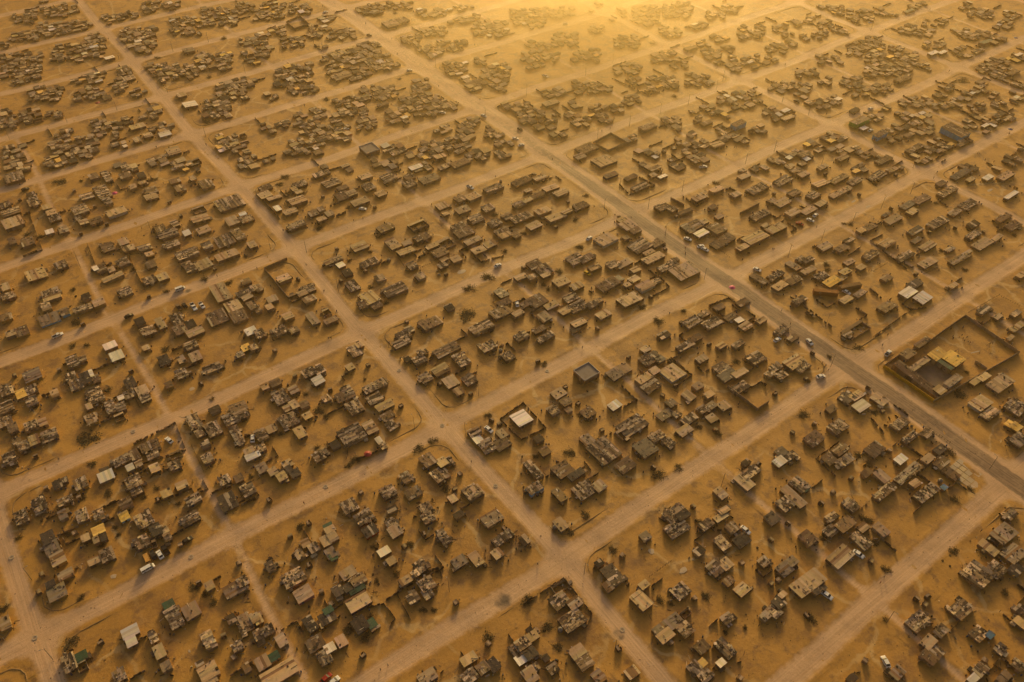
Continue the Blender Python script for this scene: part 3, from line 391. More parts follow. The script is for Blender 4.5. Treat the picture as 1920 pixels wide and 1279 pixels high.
M['wall'] = mat_col('patched_wall', .85, .15, .6, .8, .35, .2, True)
M['junk'] = mat_col('scrap_and_stone', .8, .2, .4, 2.0, .12, .2)
M['tarp'] = mat_col('tarpaulin', .55, .3, .4, .7, .25, .2)
M['bush'] = mat_col('dry_foliage', .9, .1, .3, 3.0, .15, 0)
M['plain'] = mat_col('dusty_paint', .6, .3, .2, 1.5, .18, 0)
M['paint'] = {}
for k, c in dict(white=(.85, .84, .83), black=(.025, .025, .027), brown=(.22, .15, .09), red=(.35, .03, .025), yellow=(.75, .47, .03), orange=(.60, .33, .09)).items():
    m, n, b = newmat('car_paint_' + k, .6, .15); b.inputs['Base Color'].default_value = (*c, 1)
    pos = n.new('ShaderNodeNewGeometry').outputs['Position']
    n.l.new(n.mix(n.math('MULTIPLY', n.ramp(n.noise(pos, 2.5, 4), .4, .75), .1), c, (.38, .27, .17)), b.inputs['Base Color']); M['paint'][k] = m
for k, c, r in (('glass', (.018, .02, .024), .5), ('rubber', (.02, .02, .02), .9), ('rim', (.35, .34, .32), .4), ('lamp', (.6, .58, .52), .25), ('taillamp', (.3, .02, .015), .3), ('skin', (.10, .055, .035), .7)):
    m, n, b = newmat(k, r, .25); b.inputs['Base Color'].default_value = (*c, 1); M[k] = m

# ------------------------------------------------------------------ ground
A_ROADS = [S*v for v in (-13.5, 15.8, 45.3, 75.0, 102.0, 131.7, 159.4, 188.2, 211.5, 236.5, 263.0, 291.0, 319.0)]
B_ROADS = [S*v for v in (-82.0, -20.2, 41.6, 105.7, 171.8, 227.3, 288.0, 350.0)]
MAIN = S*105.7
LANES = [S*v for v in (6.0, 72.0, 138.8, 199.0, 257.0)]
def grid_obj(name, xs, ys, zoff, mat, attr=None, along=None, kind='structure'):
    X, Y = np.meshgrid(xs, ys); fade = np.clip((1150-np.hypot(X-330, Y-380))/250, 0, 1)
    Z = hgt(X, Y)*fade + zoff
    if attr is not None:
        cvals = attr(X, Y); sd = SDIST[0]; Z = Z + .24*np.exp(-((sd-1.5)/1.0)**2)*np.clip(.55 + .5*np.sin(X/6.3 + Y/9.1)*np.sin(X/3.7 - Y/4.9 + 1) + .3*np.sin(X/1.9+Y/2.3), 0, 1.2)
    nx, ny = len(xs), len(ys)
    v = np.stack([X, Y, Z], -1).reshape(-1, 3)
    i = np.arange((nx-1)*(ny-1)); a = (i//(nx-1))*nx + i % (nx-1)
    f = np.stack([a, a+1, a+nx+1, a+nx], -1)
    me = bpy.data.meshes.new(name); me.vertices.add(len(v)); me.vertices.foreach_set('co', v.astype(np.float32).ravel())
    me.loops.add(len(f)*4); me.loops.foreach_set('vertex_index', f.astype(np.int32).ravel())
    me.polygons.add(len(f)); me.polygons.foreach_set('loop_start', np.arange(0, len(f)*4, 4, dtype=np.int32))
    me.polygons.foreach_set('use_smooth', np.ones(len(f), dtype=bool))
    me.materials.append(mat); me.update(calc_edges=True)
    if attr is not None:
        c = np.ones((len(v), 4), dtype=np.float32); c[:, :3] = cvals.reshape(-1, 3)
        me.color_attributes.new('Col', 'FLOAT_COLOR', 'POINT').data.foreach_set('color', c.ravel())
        u = np.zeros((len(v), 3), dtype=np.float32); uu = along(X, Y); u[:, 0] = uu[0].ravel(); u[:, 1] = uu[1].ravel()
        me.attributes.new('along', 'FLOAT_VECTOR', 'POINT').data.foreach_set('vector', u.ravel())
    o = link(name, me); o['kind'] = kind; return o
def steps(a, b, d): return np.linspace(a, b, int(round((b-a)/d))+1)
gx = np.concatenate([[-6000, -3000, -1500, -800, -450, -300], steps(-220, 900, 4), [1000, 1300, 2000, 3500, 6000]])
gy = np.concatenate([[-6000, -3000, -1500, -700, -350, -200], steps(-120, 960, 4), [1100, 1500, 2200, 3500, 6000]])
tag(grid_obj('ground', gx, gy, 0.0, M['sand']), 'bare orange desert sand between the streets', 'ground')

def wob(t, k): return .9*np.sin(t/41.0 + k) + .5*np.sin(t/17.0 + 2.3*k)
def smin(a, b, k):
    h = np.clip(.5 + .5*(b-a)/k, 0, 1); return b + (a-b)*h - k*h*(1-h)
ASH = [(at(944, 1127), 4.6), (at(1160, 1190), 3.0), (at(355, 545), 3.0)]
def road_attr(X, Y):
    dA = np.full(X.shape, 1e3); dB = np.full(X.shape, 1e3)
    for i, a in enumerate(A_ROADS): dA = np.minimum(dA, np.abs(Y - a - wob(X, i)) - 3.3)
    for i, b in enumerate(B_ROADS): dB = np.minimum(dB, np.abs(X - b - wob(Y, i+9)) - (6.6 if b == MAIN else 2.8))
    s = smin(dA, dB, 7.0)
    for i, l in enumerate(LANES): s = smin(s, np.abs(X - l - wob(Y, i+20)) - .7, 2.5)
    out = np.zeros(X.shape + (3,)); out[..., 0] = np.clip(.5 - s/4.5, 0, 1)
    out[..., 1] = np.clip(.5 - (np.abs(X - MAIN - wob(Y, 12)*.4) - 4.3)/3.4, 0, 1)*np.clip(1.1 - (Y-120)/380, .34, .95)
    for p, r in ASH: out[..., 2] = np.maximum(out[..., 2], np.clip(1.15 - np.hypot(X-p.x, Y-p.y)/r, 0, 1))
    ALONG[0] = (dA < dB); SDIST[0] = s
    return out
ALONG = [None]; SDIST = [None]
def road_uv(X, Y): return np.where(ALONG[0], Y, X), np.where(ALONG[0], X, Y)
def a_road(y, z): return grid_obj('dirt_road', steps(-190, 900, 3), y + steps(-13, 13, 1.0), z, M['road'], road_attr, road_uv)
def b_road(x, z, hw, name): return grid_obj(name, x + steps(-hw, hw, 1.0), steps(-110, 940, 3), z, M['road'], road_attr, road_uv)
for i, a in enumerate(A_ROADS): tag(a_road(a, .040), 'dusty unpaved cross street with tyre streaks', 'road')
for i, b in enumerate(B_ROADS):
    if b == MAIN: tag(b_road(b, .048, 17, 'asphalt_road'), 'worn dark asphalt main road dusted with sand', 'road')
    else: tag(b_road(b, .044, 13, 'dirt_road'), 'unpaved long street of pale packed dirt', 'road')
for l in LANES: tag(b_road(l, .052, 5, 'lane'), 'narrow sandy lane cut through a block', 'lane')
del l

# low sand kerbs curling round the block corners
def kerb(cx, cy, sx, sy, hx, hy):
    R = random.uniform(5, 7.5); L1 = random.uniform(6, 22); L2 = random.uniform(3, 12); pts = []
    ox, oy = cx + sx*(hx+R), cy + sy*(hy+R)
    pts.append((ox + sx*L1, cy + sy*hy)); pts.append((ox + sx*L1*.5, cy + sy*hy))
    for k in range(9):
        t = math.pi/2*k/8; pts.append((ox - sx*R*math.sin(t), oy - sy*R*math.cos(t)))
    pts.append((cx + sx*hx, oy + sy*L2))
    mb = MB(); cs = []
    for k, (x, y) in enumerate(pts):
        x += random.uniform(-.15, .15); y += random.uniform(-.15, .15)
        e = .25 if k in (0, len(pts)-1) else 1.0
        a = pts[max(k-1, 0)]; b = pts[min(k+1, len(pts)-1)]; tx, ty = b[0]-a[0], b[1]-a[1]; q = math.hypot(tx, ty); nx, ny = -ty/q, tx/q
        z = float(hgt(x, y)) + .03; wd = .42*e; hh = random.uniform(.14, .24)*e
        cs.append([(x+nx*wd, y+ny*wd, z-.1), (x+nx*wd*.3, y+ny*wd*.3, z+hh), (x-nx*wd*.3, y-ny*wd*.3, z+hh), (x-nx*wd, y-ny*wd, z-.1)])
    for p, q in zip(cs, cs[1:]):
        for i in range(3): mb.quad(p[i], q[i], q[i+1], p[i+1], (.27, .175, .08))
    o = mb.build('kerb', M['junk']); tag(o, 'low dark sand kerb curling round a block corner', 'kerb', kind='structure')
for a in A_ROADS[1:10]:
    for b in B_ROADS[1:6]:
        px, py = proj((b, a, 0))
        if not (-150 < px < 2070 and -60 < py < 1400): continue
        for sx in (-1, 1):
            for sy in (-1, 1):
                if random.random() < .85: kerb(b, a, sx, sy, (8.2 if b == MAIN else 5.2) + random.uniform(0, .8), 5.6 + random.uniform(0, .8))

# ------------------------------------------------------------------ shacks
def vary(c, s=.15):
    k = random.uniform(1-s, 1+s); return (c[0]*k, c[1]*k*random.uniform(.90, .99), c[2]*k*random.uniform(.74, .98))
PATCH = [(.240, .174, .120), (.552, .432, .294), (.372, .300, .234), (.132, .102, .078), (.696, .552, .396), (.060, .050, .046), (.300, .216, .144), (.456, .372, .288), (.180, .156, .144), (.102, .084, .072)]
DARKS = [(.045, .042, .043), (.07, .06, .055), (.035, .035, .04), (.09, .075, .062)]
BROWN = [(.204, .150, .108), (.240, .186, .138), (.168, .126, .096), (.264, .204, .144)]
ROOFC = dict(t=[(.52, .42, .30), (.44, .35, .25), (.58, .47, .34)], g=[(.29, .25, .215), (.25, .215, .185), (.33, .28, .24)], w=[(.82, .80, .80), (.74, .73, .73), (.86, .85, .84)],
             y=[(.86, .62, .22), (.80, .57, .20)], G=[(.018, .085, .062), (.02, .07, .055)], b=[(.045, .17, .42)], d=DARKS, k=BROWN, m=PATCH, H=[(.26, .225, .205)], o=DARKS)  # y: ochre brightened in colour to stand for roofs tilted to the sun
WALLC = dict(y=(.44, .31, .12), b=(.22, .50, .85), n=(.03, .04, .14), r=(.33, .035, .02), p=(.40, .19, .24), w=(.66, .62, .57), d=(.045, .045, .05), v=(.10, .40, .10))  # y: ochre that also puts sunlight on the walls into their colour
WALLP = [(.28, .21, .15), (.21, .16, .12), (.36, .28, .20), (.15, .12, .095), (.42, .33, .24), (.26, .22, .185)]
JUNK = [(.07, .055, .042), (.03, .028, .026), (.32, .25, .18), (.18, .13, .09), (.50, .41, .31), (.12, .095, .08), (.66, .58, .48), (.04, .036, .034)]
DENS = dict(m=1.15, d=.35, k=.5, t=.16, g=.28, w=.04, y=.1, G=.08, b=.1, H=.02, o=.5)
def clutter(mb, n, wx, wy, zf):
    for _ in range(n):
        x = random.uniform(-.47, .47)*wx; y = random.uniform(-.47, .47)*wy; z = zf(x, y) + .07; c = vary(random.choice(JUNK), .25); t = random.random(); rz = random.uniform(0, 3.14)
        if t < .34: q = random.uniform(.22, .5); mb.box(x, y, z-.04, q, q*random.uniform(.6, 1), q*random.uniform(.4, .8), c, rz, jit=.14)
        elif t < .66:
            L = random.uniform(.8, min(2.6, max(wx, wy)*.6)); mb.box(x, y, z, L, random.uniform(.09, .2), random.uniform(.05, .12), c, random.choice((0, 1.57, rz)), ax=random.uniform(-.04, .04))
        elif t < .72: mb.ring(x, y, z-.03, .34, .18, .18, (.028, .026, .025), 8)
        else: mb.box(x, y, z, random.uniform(.5, 1.5), random.uniform(.35, 1.0), random.uniform(.03, .16), c, random.choice((0, 1.57, rz)), ax=random.uniform(-.12, .12), ay=random.uniform(-.12, .12))
def volume(wx, wy, h, k, wallc, far=False):
    """one rectangular room: walls, roof sheets (list) and loose weights on the roof"""
    wall, roof, junk, sheets = MB(), MB(), MB(), []
    sl = random.uniform(.02, .085)*random.choice((-1, 1)); ax, ay = (sl, 0) if random.random() < .5 else (0, sl)
    if k == 'H': ax = ay = 0
    zf = lambda x, y: h + ax*x + ay*y
    base = WALLC.get(wallc) if wallc else None; pal = vary(random.choice(WALLP), .15)
    for side in range(4):
        L = wx if side % 2 == 0 else wy; n = max(1, int(L/1.25)) if not far else 1
        for i in range(n):
            u0 = -L/2 + L*i/n; u1 = -L/2 + L*(i+1)/n
            c = vary(base, .06) if base else vary(pal if random.random() < .6 else random.choice(WALLP), .18)
            def P(u): return ((u, -wy/2), (wx/2, u), (-u, wy/2), (-wx/2, -u))[side]
            (x0, y0), (x1, y1) = P(u0), P(u1); q = 0.0
            if k == 'o': q = random.uniform(-.35, .1)
            if not base and not far and random.random() < .4:     # a sheet nailed a little proud of its neighbours
                e = .03; nx, ny = ((0, -e), (e, 0), (0, e), (-e, 0))[side]; x0 += nx; x1 += nx; y0 += ny; y1 += ny
            wall.quad((x0, y0, -.5), (x1, y1, -.5), (x1, y1, zf(x1, y1)+q), (x0, y0, zf(x0, y0)+q), c)
    if k == 'o':
        # roofless: inner faces, a strip of roof along one side and heaps inside
        n0 = len(wall.f)
        for f, c in list(zip(wall.f, wall.c))[:n0]:
            vs = [wall.v[i] for i in f]; wall.quad(*[(x*.94, y*.94, z) for x, y, z in vs[::-1]], c)
            a, b = vs[3], vs[2]; wall.quad(a, b, (b[0]*.94, b[1]*.94, b[2]), (a[0]*.94, a[1]*.94, a[2]), c)
        roof.box(0, wy*.36, h-.02, wx*1.02, wy*.26, .06, vary(random.choice(PATCH)), ax=ax, ay=ay)
        clutter(junk, int(wx*wy*.35), wx*.85, wy*.8, lambda x, y: .0)
        return wall, roof, junk, sheets
    pal = ROOFC[k]; ov = .08 if k == 'H' else random.uniform(.1, .28)
    RX, RY = wx + 2*ov, wy + 2*ov
    if k == 'H':
        roof.box(0, 0, h-.25, wx+.16, wy+.16, .25, pal[0])
        for (cx, cy, sx, sy) in ((0, -wy/2, wx+.3, .22), (0, wy/2, wx+.3, .22), (-wx/2, 0, .22, wy-.1), (wx/2, 0, .22, wy-.1)): roof.box(cx, cy, h-.3, sx, sy, .75, (.50, .47, .45))
        return wall, roof, junk, sheets
    along_x = (wx > wy) != (random.random() < .6)          # direction the sheets run across
    L, D = (RX, RY) if along_x else (RY, RX)
    messy = k in 'mdk'; u = -L/2; one = vary(random.choice(pal), .08)
    step = 1.6 if far else 1.0
    if far and k in 'tgwyGb': step = 99
    while u < L/2 - .05:
        wd = min(random.uniform(.8, 1.15)*step if messy else .98*step, L/2 - u)
        if L/2 - u - wd < .35: wd = L/2 - u
        cuts = [-D/2, D/2]
        if messy and random.random() < .75: cuts.insert(1, random.uniform(-.35, .35)*D)
        if k == 'm' and D > 4 and random.random() < .5 and not far: cuts = sorted(cuts + [random.uniform(-.4, .4)*D])
        for d0, d1 in zip(cuts, cuts[1:]):
            if d1-d0 < .3: continue
            c = vary(random.choice(pal), .30) if k == 'm' else vary(random.choice(pal) if random.random() < .25 else one, .17 if not messy else .22)
            if messy and random.random() < .06: c = vary((.50, .42, .33))
            if k in 'tg' and random.random() < .07: c = vary((.24, .15, .09))
            uc = u + wd/2; dc = (d0+d1)/2 + (random.uniform(-.12, .12) if messy else 0); z = random.uniform(0, .10) if messy else random.uniform(0, .012)
            x, y, sx, sy = (uc, dc, wd+.06, d1-d0+.1) if along_x else (dc, uc, d1-d0+.1, wd+.06)
            one_ = MB() if not messy else roof
            one_.box(x, y, zf(x, y) + z + .01, sx, sy, .05 if messy else .035, c, rz=random.uniform(-.03, .03) if messy else 0, ax=ax + (random.uniform(-.02, .02) if messy else 0), ay=ay + (random.uniform(-.02, .02) if messy else 0), bottom=not far)
            if not messy: sheets.append(one_)
        u += wd
    n = int(wx*wy*DENS[k]*(.35 if far else 1.0)*random.uniform(.6, 1.3))
    clutter(junk, min(n, 60), RX, RY, zf)
    return wall, roof, junk, sheets

door_m = MB(); door_m.box(0, 0, 0, .8, .07, 1.6, (.13, .095, .07)); door_me = door_m.mesh('door', [M['wall']])
door_c = []
for c in ((.13, .095, .07), (.06, .055, .05), (.30, .24, .17), (.05, .09, .16), (.22, .18, .15)):
    q = MB(); q.box(0, 0, 0, .8, .07, 1.6, c); q.box(.3, -.05, .9, .05, .05, .12, (.3, .3, .28)); door_c.append(q.mesh('door', [M['wall']]))
win_m = MB(); win_m.box(0, 0, 0, .75, .06, .06, (.3, .25, .2)); win_m.box(0, 0, .54, .75, .06, .06, (.3, .25, .2)); win_m.box(-.35, 0, .06, .06, .06, .48, (.3, .25, .2)); win_m.box(.35, 0, .06, .06, .06, .48, (.3, .25, .2)); win_m.box(0, .01, .06, .64, .03, .48, (.02, .02, .022), m=1)
win_me = win_m.mesh('window', [M['wall'], M['glass']])
RAND_H = dict(H=(2.5, 2.8), t=(1.6, 1.95), w=(1.6, 1.95), o=(1.1, 1.5))

def parse():
    out = []
    for (c, r), txt in TILES.items():
        for e in re.split('[;\n]', txt):
            e = e.strip()
            if not e: continue
            t = e.lstrip('+').split(); x, y = tile(c, r, float(t[0]), float(t[1])); a, b = float(t[2])/4, float(t[3])/4
            k, wc = (t[4].split(':') + [None])[:2] if len(t) > 4 else ('Z', None)
            out.append([r, e[0] == '+', x, y, a, b, k, wc])
    return out
def rect(x, y, a, b, k):
    h = random.uniform(*RAND_H.get(k, (1.4, 1.8)))
    p = at(x, y, h); mx, my = pxm(p); q = 1.02 if k == 'H' else .85; wx = max(1.7, a/mx*q); wy = max(1.7, b/my*q)
    return dict(x=p.x, y=p.y, wx=wx, wy=wy, h=h, k=k)
houses = []; farlist = []; clusters = []
for r, plus, x, y, a, b, k, wc in parse():
    if k == 'Z': clusters.append((x, y, a, b)); continue
    R = rect(x, y, a, b, k); R['wc'] = wc; R['px'] = (x, y); R['area'] = a*b
    if r == 0: R['wx'] = min(R['wx'], 16); R['wy'] = min(R['wy'], 12 if b < 35 else 36)
    if plus and houses: houses[-1]['annex'].append(R); houses[-1]['area'] += a*b
    else: R['annex'] = []; houses.append(R)
CLEAN = 'tgwyGbH'
def is_clean(Rr): return Rr['k'] in CLEAN
solo = []
for fl in (True, False):
    L = sorted([q for q in houses if is_clean(q) == fl], key=lambda q: -q['area']); solo += L[:298]; farlist += L[298:]
solo.sort(key=lambda q: -q['px'][1])

# ------------------------------------------------------------------ labels: look first, then order of distance from a landmark
LANDMARKS = [(1100, 702, 'flat grey concrete house'), (977, 784, 'pale roof inside a square fence'), (277, 1065, 'white minibus by parked cars'), (690, 857, 'red sunshade'), (950, 1138, 'black burnt ground'),
 (1515, 1093, 'large tan hall'), (1055, 1055, 'crossing by the burnt ground'), (833, 797, 'crossing by the red sunshade'), (67, 1196, 'westernmost crossing'), (1185, 1078, 'long charcoal crossing shack'),
 (1780, 672, 'walled school yard'), (1600, 690, 'crossing by the school yard'), (1350, 525, 'crossing with the pink sunshade'), (1187, 385, 'middle asphalt road crossing'), (1023, 283, 'asphalt crossing with parked cars'),
 (1101, 512, 'yellow car'), (1550, 545, 'rusty shipping containers'), (1720, 555, 'bright ribbed twin-roofed shed'), (420, 570, 'sprawling tan store'), (338, 542, 'minibus driving the dirt street'),
 (688, 620, 'sunlit-ochre hut crossing'), (550, 470, 'dark corner wall crossing'), (447, 350, 'crossing by the purple sunshade'), (690, 280, 'far flat concrete house'), (1790, 245, 'long blue-walled hall'),
 (355, 193, 'bright white shed'), (1385, 232, 'small blue-walled house'), (166, 824, 'great sprawling thorn bush'), (210, 880, 'white ribbed roof'), (427, 940, 'charcoal hut by the lane'),
 (640, 1262, 'huge tan lane roof'), (720, 1034, 'small white-roofed hut'), (690, 1127, 'navy-walled twin-roofed house'), (1815, 900, 'pale concrete slab'), (1890, 1010, 'big grey-roofed workshop'), (1900, 860, 'eastern asphalt road bend'),
 (1320, 450, 'asphalt road shopfronts'), (1285, 507, 'broad ochre-walled store'), (1605, 615, 'roofless walled building'), (860, 540, 'dirt street thorn scrub'), (1600, 1260, 'white sheet roof'),
 (1660, 1241, 'white car on bare sand'), (1398, 993, 'white car among shacks'), (1753, 323, 'crossing above the ribbed shed'), (1543, 227, 'green-walled shop crossing'), (1393, 152, 'northern sandy crossing'),
 (907, 197, 'asphalt crossing with white pickup'), (787, 130, 'upper asphalt crossing'), (905, 1245, 'twin lone walkers'), (1280, 1075, 'pale sand stain'), (120, 940, 'western sand verge'), (90, 470, 'western cross street'), (1690, 430, 'sunny eastern sand block'),
 (1860, 1150, 'southeastern sand flat'), (560, 950, 'long dirt street kerb'), (240, 690, 'lane beside the tan store')]
LMW = [(at(x, y), n) for x, y, n in LANDMARKS]
ORD = ['', 'second', 'third', 'fourth', 'fifth', 'sixth', 'seventh', 'eighth', 'ninth', 'tenth', 'eleventh', 'twelfth', 'thirteenth', 'fourteenth', 'fifteenth', 'sixteenth', 'seventeenth', 'eighteenth', 'nineteenth', 'twentieth']
PENDING = []
def label_later(o, desc, loc, cat, group):
    d, n = min(((p.xy - Vector((loc[0], loc[1]))).length, n) for p, n in LMW); PENDING.append((desc, n, d, o)); tag(o, cat=cat, group=group)
def finish_labels():
    g = {}
    for desc, n, d, o in PENDING: g.setdefault((desc, n), []).append((d, o.name, o))
    for (desc, n), L in g.items():
        L.sort(key=lambda t: t[:2])
        for i, (d, _, o) in enumerate(L):
            o['label'] = f"{desc} {(ORD[i] + ' ') if i < len(ORD) else ''}nearest the {n}"
ROOFN = dict(t='tan-roofed', g='grey-roofed', w='white-roofed', y='sunlit-ochre-roofed', G='green-tarped', b='blue-tarped', H='flat-roofed', m='patchwork-roofed', d='charcoal-roofed', k='brown-roofed', o='open')
WALLN = dict(y='sunlit-ochre', b='blue', n='navy', r='red', p='pink', w='white', d='dark', v='green')

def attach(root, R, cx, cy, cz, pre, near):
    wall, roof, junk, sheets = volume(R['wx'], R['wy'], R['h'], R['k'], R.get('wc'))
    lx, ly = R['x']-cx, R['y']-cy; z = float(hgt(R['x'], R['y'])) - cz
    wall.build(pre + 'wall', M['wall'], root, (lx, ly, z))
    rm = M['white'] if R['k'] == 'w' else M['tarp'] if R['k'] in 'Gbd' else (M['clean'] if R['k'] in CLEAN else M['roof'])
    if sheets and near and R['wx']*R['wy'] > 11:
        q = MB(); e = .12          # the rafters the sheets lie on
        sh0 = sheets[0]; q.box(0, 0, R['h']-.10, R['wx']*.96, .12, .05, (.12, .09, .06)); q.box(0, R['wy']*.3, R['h']-.10, R['wx']*.96, .12, .05, (.12, .09, .06))
        ro = q.build(pre + 'roof', rm, root, (lx, ly, z))
        for s_ in sheets: s_.build('roof_sheet', rm, ro)
    else:
        for s_ in sheets: roof.add(s_, 0, 0, 0)
        if not roof.v: roof.box(0, 0, R['h'], .2, .2, .05, (.2, .2, .2))
        ro = roof.build(pre + 'roof', rm, root, (lx, ly, z))
    if junk.v: tag(junk.build('roof_clutter', M['junk'], ro), kind='stuff')
    if near or R['k'] == 'H':
        # door and windows on the two street sides
        sx = -1 if R['x'] > 30 else 1
        for side, L in (('y', R['wx']), ('x', R['wy'])):
            if L < 2.2 or (R['k'] == 'o') or (side == 'x' and random.random() < .5): continue
            u = random.uniform(-.5, .5)*(L-1.6)
            def put(me, name, u, zz):
                if side == 'y': return link(name, me, root, (lx+u, ly-R['wy']/2-.07, z+zz), 0)
                return link(name, me, root, (lx+sx*(R['wx']/2+.07), ly+u, z+zz), math.pi/2 if sx > 0 else -math.pi/2)
            if side == 'y' or random.random() < .3: put(random.choice(door_c), 'door', u, -.15)
            for k_ in range(2 if R['k'] == 'H' else 1):
                v = u + random.choice((-1, 1))*random.uniform(1.2, 1.8)
                if abs(v) < L/2-.5 and R['h'] > 1.5: put(win_me, 'window', v, .8)
for R in solo:
    cx, cy = R['x'], R['y']; cz = float(hgt(cx, cy)); clean = is_clean(R); near = R['px'][1] > 690
    nm = 'concrete_house' if R['k'] == 'H' else ('tin_house' if clean else ('roofless_shack' if R['k'] == 'o' else 'scrap_shack'))
    root = empty(nm, (cx, cy, cz), math.radians(random.uniform(-2.5, 2.5)))
    attach(root, R, cx, cy, cz, '', near)
    for A in R['annex']: attach(root, A, cx, cy, cz, 'annex_', near)
    for Q in [R] + R['annex']:
        for _ in range(random.choice((0, 0, 1)) if clean else random.choice((0, 1, 1, 2, 3))):
            s_ = random.randrange(4); a_, d_, hh = random.uniform(.9, 2.6), random.uniform(.7, 1.5), random.uniform(.8, 1.5)
            u = random.uniform(-.45, .45); ox = (u*Q['wx'], Q['wx']/2 + d_*.52, u*Q['wx'], -Q['wx']/2 - d_*.52)[s_]; oy = (-Q['wy']/2 - d_*.52, u*Q['wy'], Q['wy']/2 + d_*.52, u*Q['wy'])[s_]
            q = MB(); sx, sy = (a_, d_) if s_ % 2 == 0 else (d_, a_); c1 = vary(random.choice(WALLP + DARKS), .2); rz = random.uniform(-.15, .15)
            for ex, ey in ((-1, -1), (1, -1), (1, 1), (-1, 1)): q.box(ex*sx*.44, ey*sy*.44, -.3, .1, .1, hh+.3, (.1, .08, .06), rz)
            q.box(0, 0, -.2, sx*.8, sy*.8, hh*random.uniform(.4, .8), c1, rz, jit=.06)
            q.box(0, 0, hh, sx, sy, .05, vary(random.choice(PATCH + DARKS), .2), rz, ax=random.uniform(-.15, .15), ay=random.uniform(-.15, .15))
            clutter(q, random.randrange(0, 3), sx, sy, lambda x, y: hh)
            q.build('lean_to', M['roof'], root, (Q['x']-cx+ox, Q['y']-cy+oy, 0))
    ar = R['wx']*R['wy'] + sum(A['wx']*A['wy'] for A in R['annex']); el = max(R['wx'], R['wy'])/min(R['wx'], R['wy'])
    size = 'tiny' if ar < 14 else 'small' if ar < 26 else 'large' if ar > 75 else 'long' if el > 2.1 else ''
    na = len(R['annex']); ax_ = '' if not na else f" with {ROOFN[R['annex'][0]['k']]} annex" if na == 1 else ' with several annexes'
    wl = f" with {WALLN[R['wc']]} walls" if R.get('wc') in WALLN else ''
    if R['k'] == 'H': desc = 'flat-roofed grey concrete house with pale parapet'
    elif R['k'] == 'o': desc = f"{size} roofless scrap-walled shack"
    else: desc = f"{size} {ROOFN[R['k']]} {'house' if clean else 'shack'}{wl if not ax_ else ''}{ax_}"
    label_later(root, ' '.join(desc.split()), (cx, cy), 'house' if clean else 'shack', 'tin-roofed houses of the settlement' if clean else 'scrap shacks of the settlement')

# ------------------------------------------------------------------ the far streets as one mass
fw_, fr_, fc_, fj_ = MB(), MB(), MB(), MB()
def far_shack(R):
    wall, roof, junk, sheets = volume(R['wx'], R['wy'], R['h'], R['k'], R.get('wc'), True)
    z = float(hgt(R['x'], R['y'])); rz = math.radians(random.uniform(-3, 3))
    fw_.add(wall, R['x'], R['y'], z, rz); (fc_ if R['k'] in CLEAN else fr_).add(roof, R['x'], R['y'], z, rz)
    for s_ in sheets: fc_.add(s_, R['x'], R['y'], z, rz)
    fj_.add(junk, R['x'], R['y'], z, rz)
for R in farlist:
    far_shack(R)
    for A in R['annex']: far_shack(A)
placed = []; nfar = 0
for x, y, a, b in clusters:
    c = at(x, y, 2.0); mx, my = pxm(c)
    n = max(1, int(round(1.6*a*b/(13.5*10.0*(.55 + .45*min(1, (y+60)/320))))))
    for _ in range(n*5):
        if n <= 0: break
        p = at(x + random.uniform(-.5, .5)*a, y + random.uniform(-.5, .5)*b, 2.2)
        wx, wy = random.uniform(2.2, 5.6), random.uniform(2.2, 5.4)
        if min(abs(p.y-q) for q in A_ROADS) < 4.6 + wy/2 or min(abs(p.x-q) - (3.5 if q == MAIN else 0) for q in B_ROADS) < 4.0 + wx/2: continue
        if any(abs(p.x-q[0]) < (wx+q[2])*.44 and abs(p.y-q[1]) < (wy+q[3])*.44 for q in placed): continue
        placed.append((p.x, p.y, wx, wy)); n -= 1; nfar += 1
        far_shack(dict(x=p.x, y=p.y, wx=wx, wy=wy, h=random.uniform(1.15, 1.6), k=random.choices('mdktgwyo', (44, 10, 14, 17, 9, 2, 2, 2))[0]))
    for _ in range(random.choice((0, 1, 1, 2))):
        p = at(x + random.uniform(-.6, .6)*a, y + random.uniform(-.6, .6)*b, 0); ax_ = random.random() < .5; L = random.uniform(5, 14)
        for i in range(int(L/1.3)):
            fx, fy = (p.x + i*1.3, p.y) if ax_ else (p.x, p.y + i*1.3)
            fw_.box(fx, fy, float(hgt(fx, fy))-.2, 1.28 if ax_ else .1, .1 if ax_ else 1.28, random.uniform(.8, 1.5), vary(random.choice(WALLP + DARKS), .2))
# unseen-but-plausible shacks just past the frame are left out; the mass is one thing of four materials
fm = MB()
for i, q in enumerate((fw_, fr_, fc_, fj_)):
    q.m = [i]*len(q.f); fm.add(q, 0, 0, 0)
tag(fm.build('far_shacks', [M['wall'], M['roof'], M['clean'], M['junk']]), 'mass of small scrap shacks filling the far hazy blocks', 'shacks', kind='stuff')

# ------------------------------------------------------------------ school yard, containers and other single buildings
def special(c, r, txt, name, label, cat, hh=3.0):
    root = None
    for e in txt.split(';'):
        t = e.strip().split(); x, y = tile(c, r, float(t[0]), float(t[1])); k, wc = (t[4].split(':') + [None])[:2]
        p = at(x, y, hh); mx, my = pxm(p); R = dict(x=p.x, y=p.y, wx=float(t[2])/4/mx, wy=float(t[3])/4/my, h=hh + random.uniform(-.08, .08), k=k, wc=wc)
        if root is None:
            cx, cy, cz = p.x, p.y, float(hgt(p.x, p.y)); root = empty(name, (cx, cy, cz)); attach(root, R, cx, cy, cz, '', True)
        else: attach(root, R, cx, cy, cz, 'annex_', True)
    return tag(root, label, cat)
special(3, 2, "1270 95 100 80 y; 1390 125 90 130 y; 1332 172 26 120 G", 'school_hall', 'ochre-roofed hall, sunlight in its roof colour, with dark green awning in the walled yard', 'hall', 2.9)
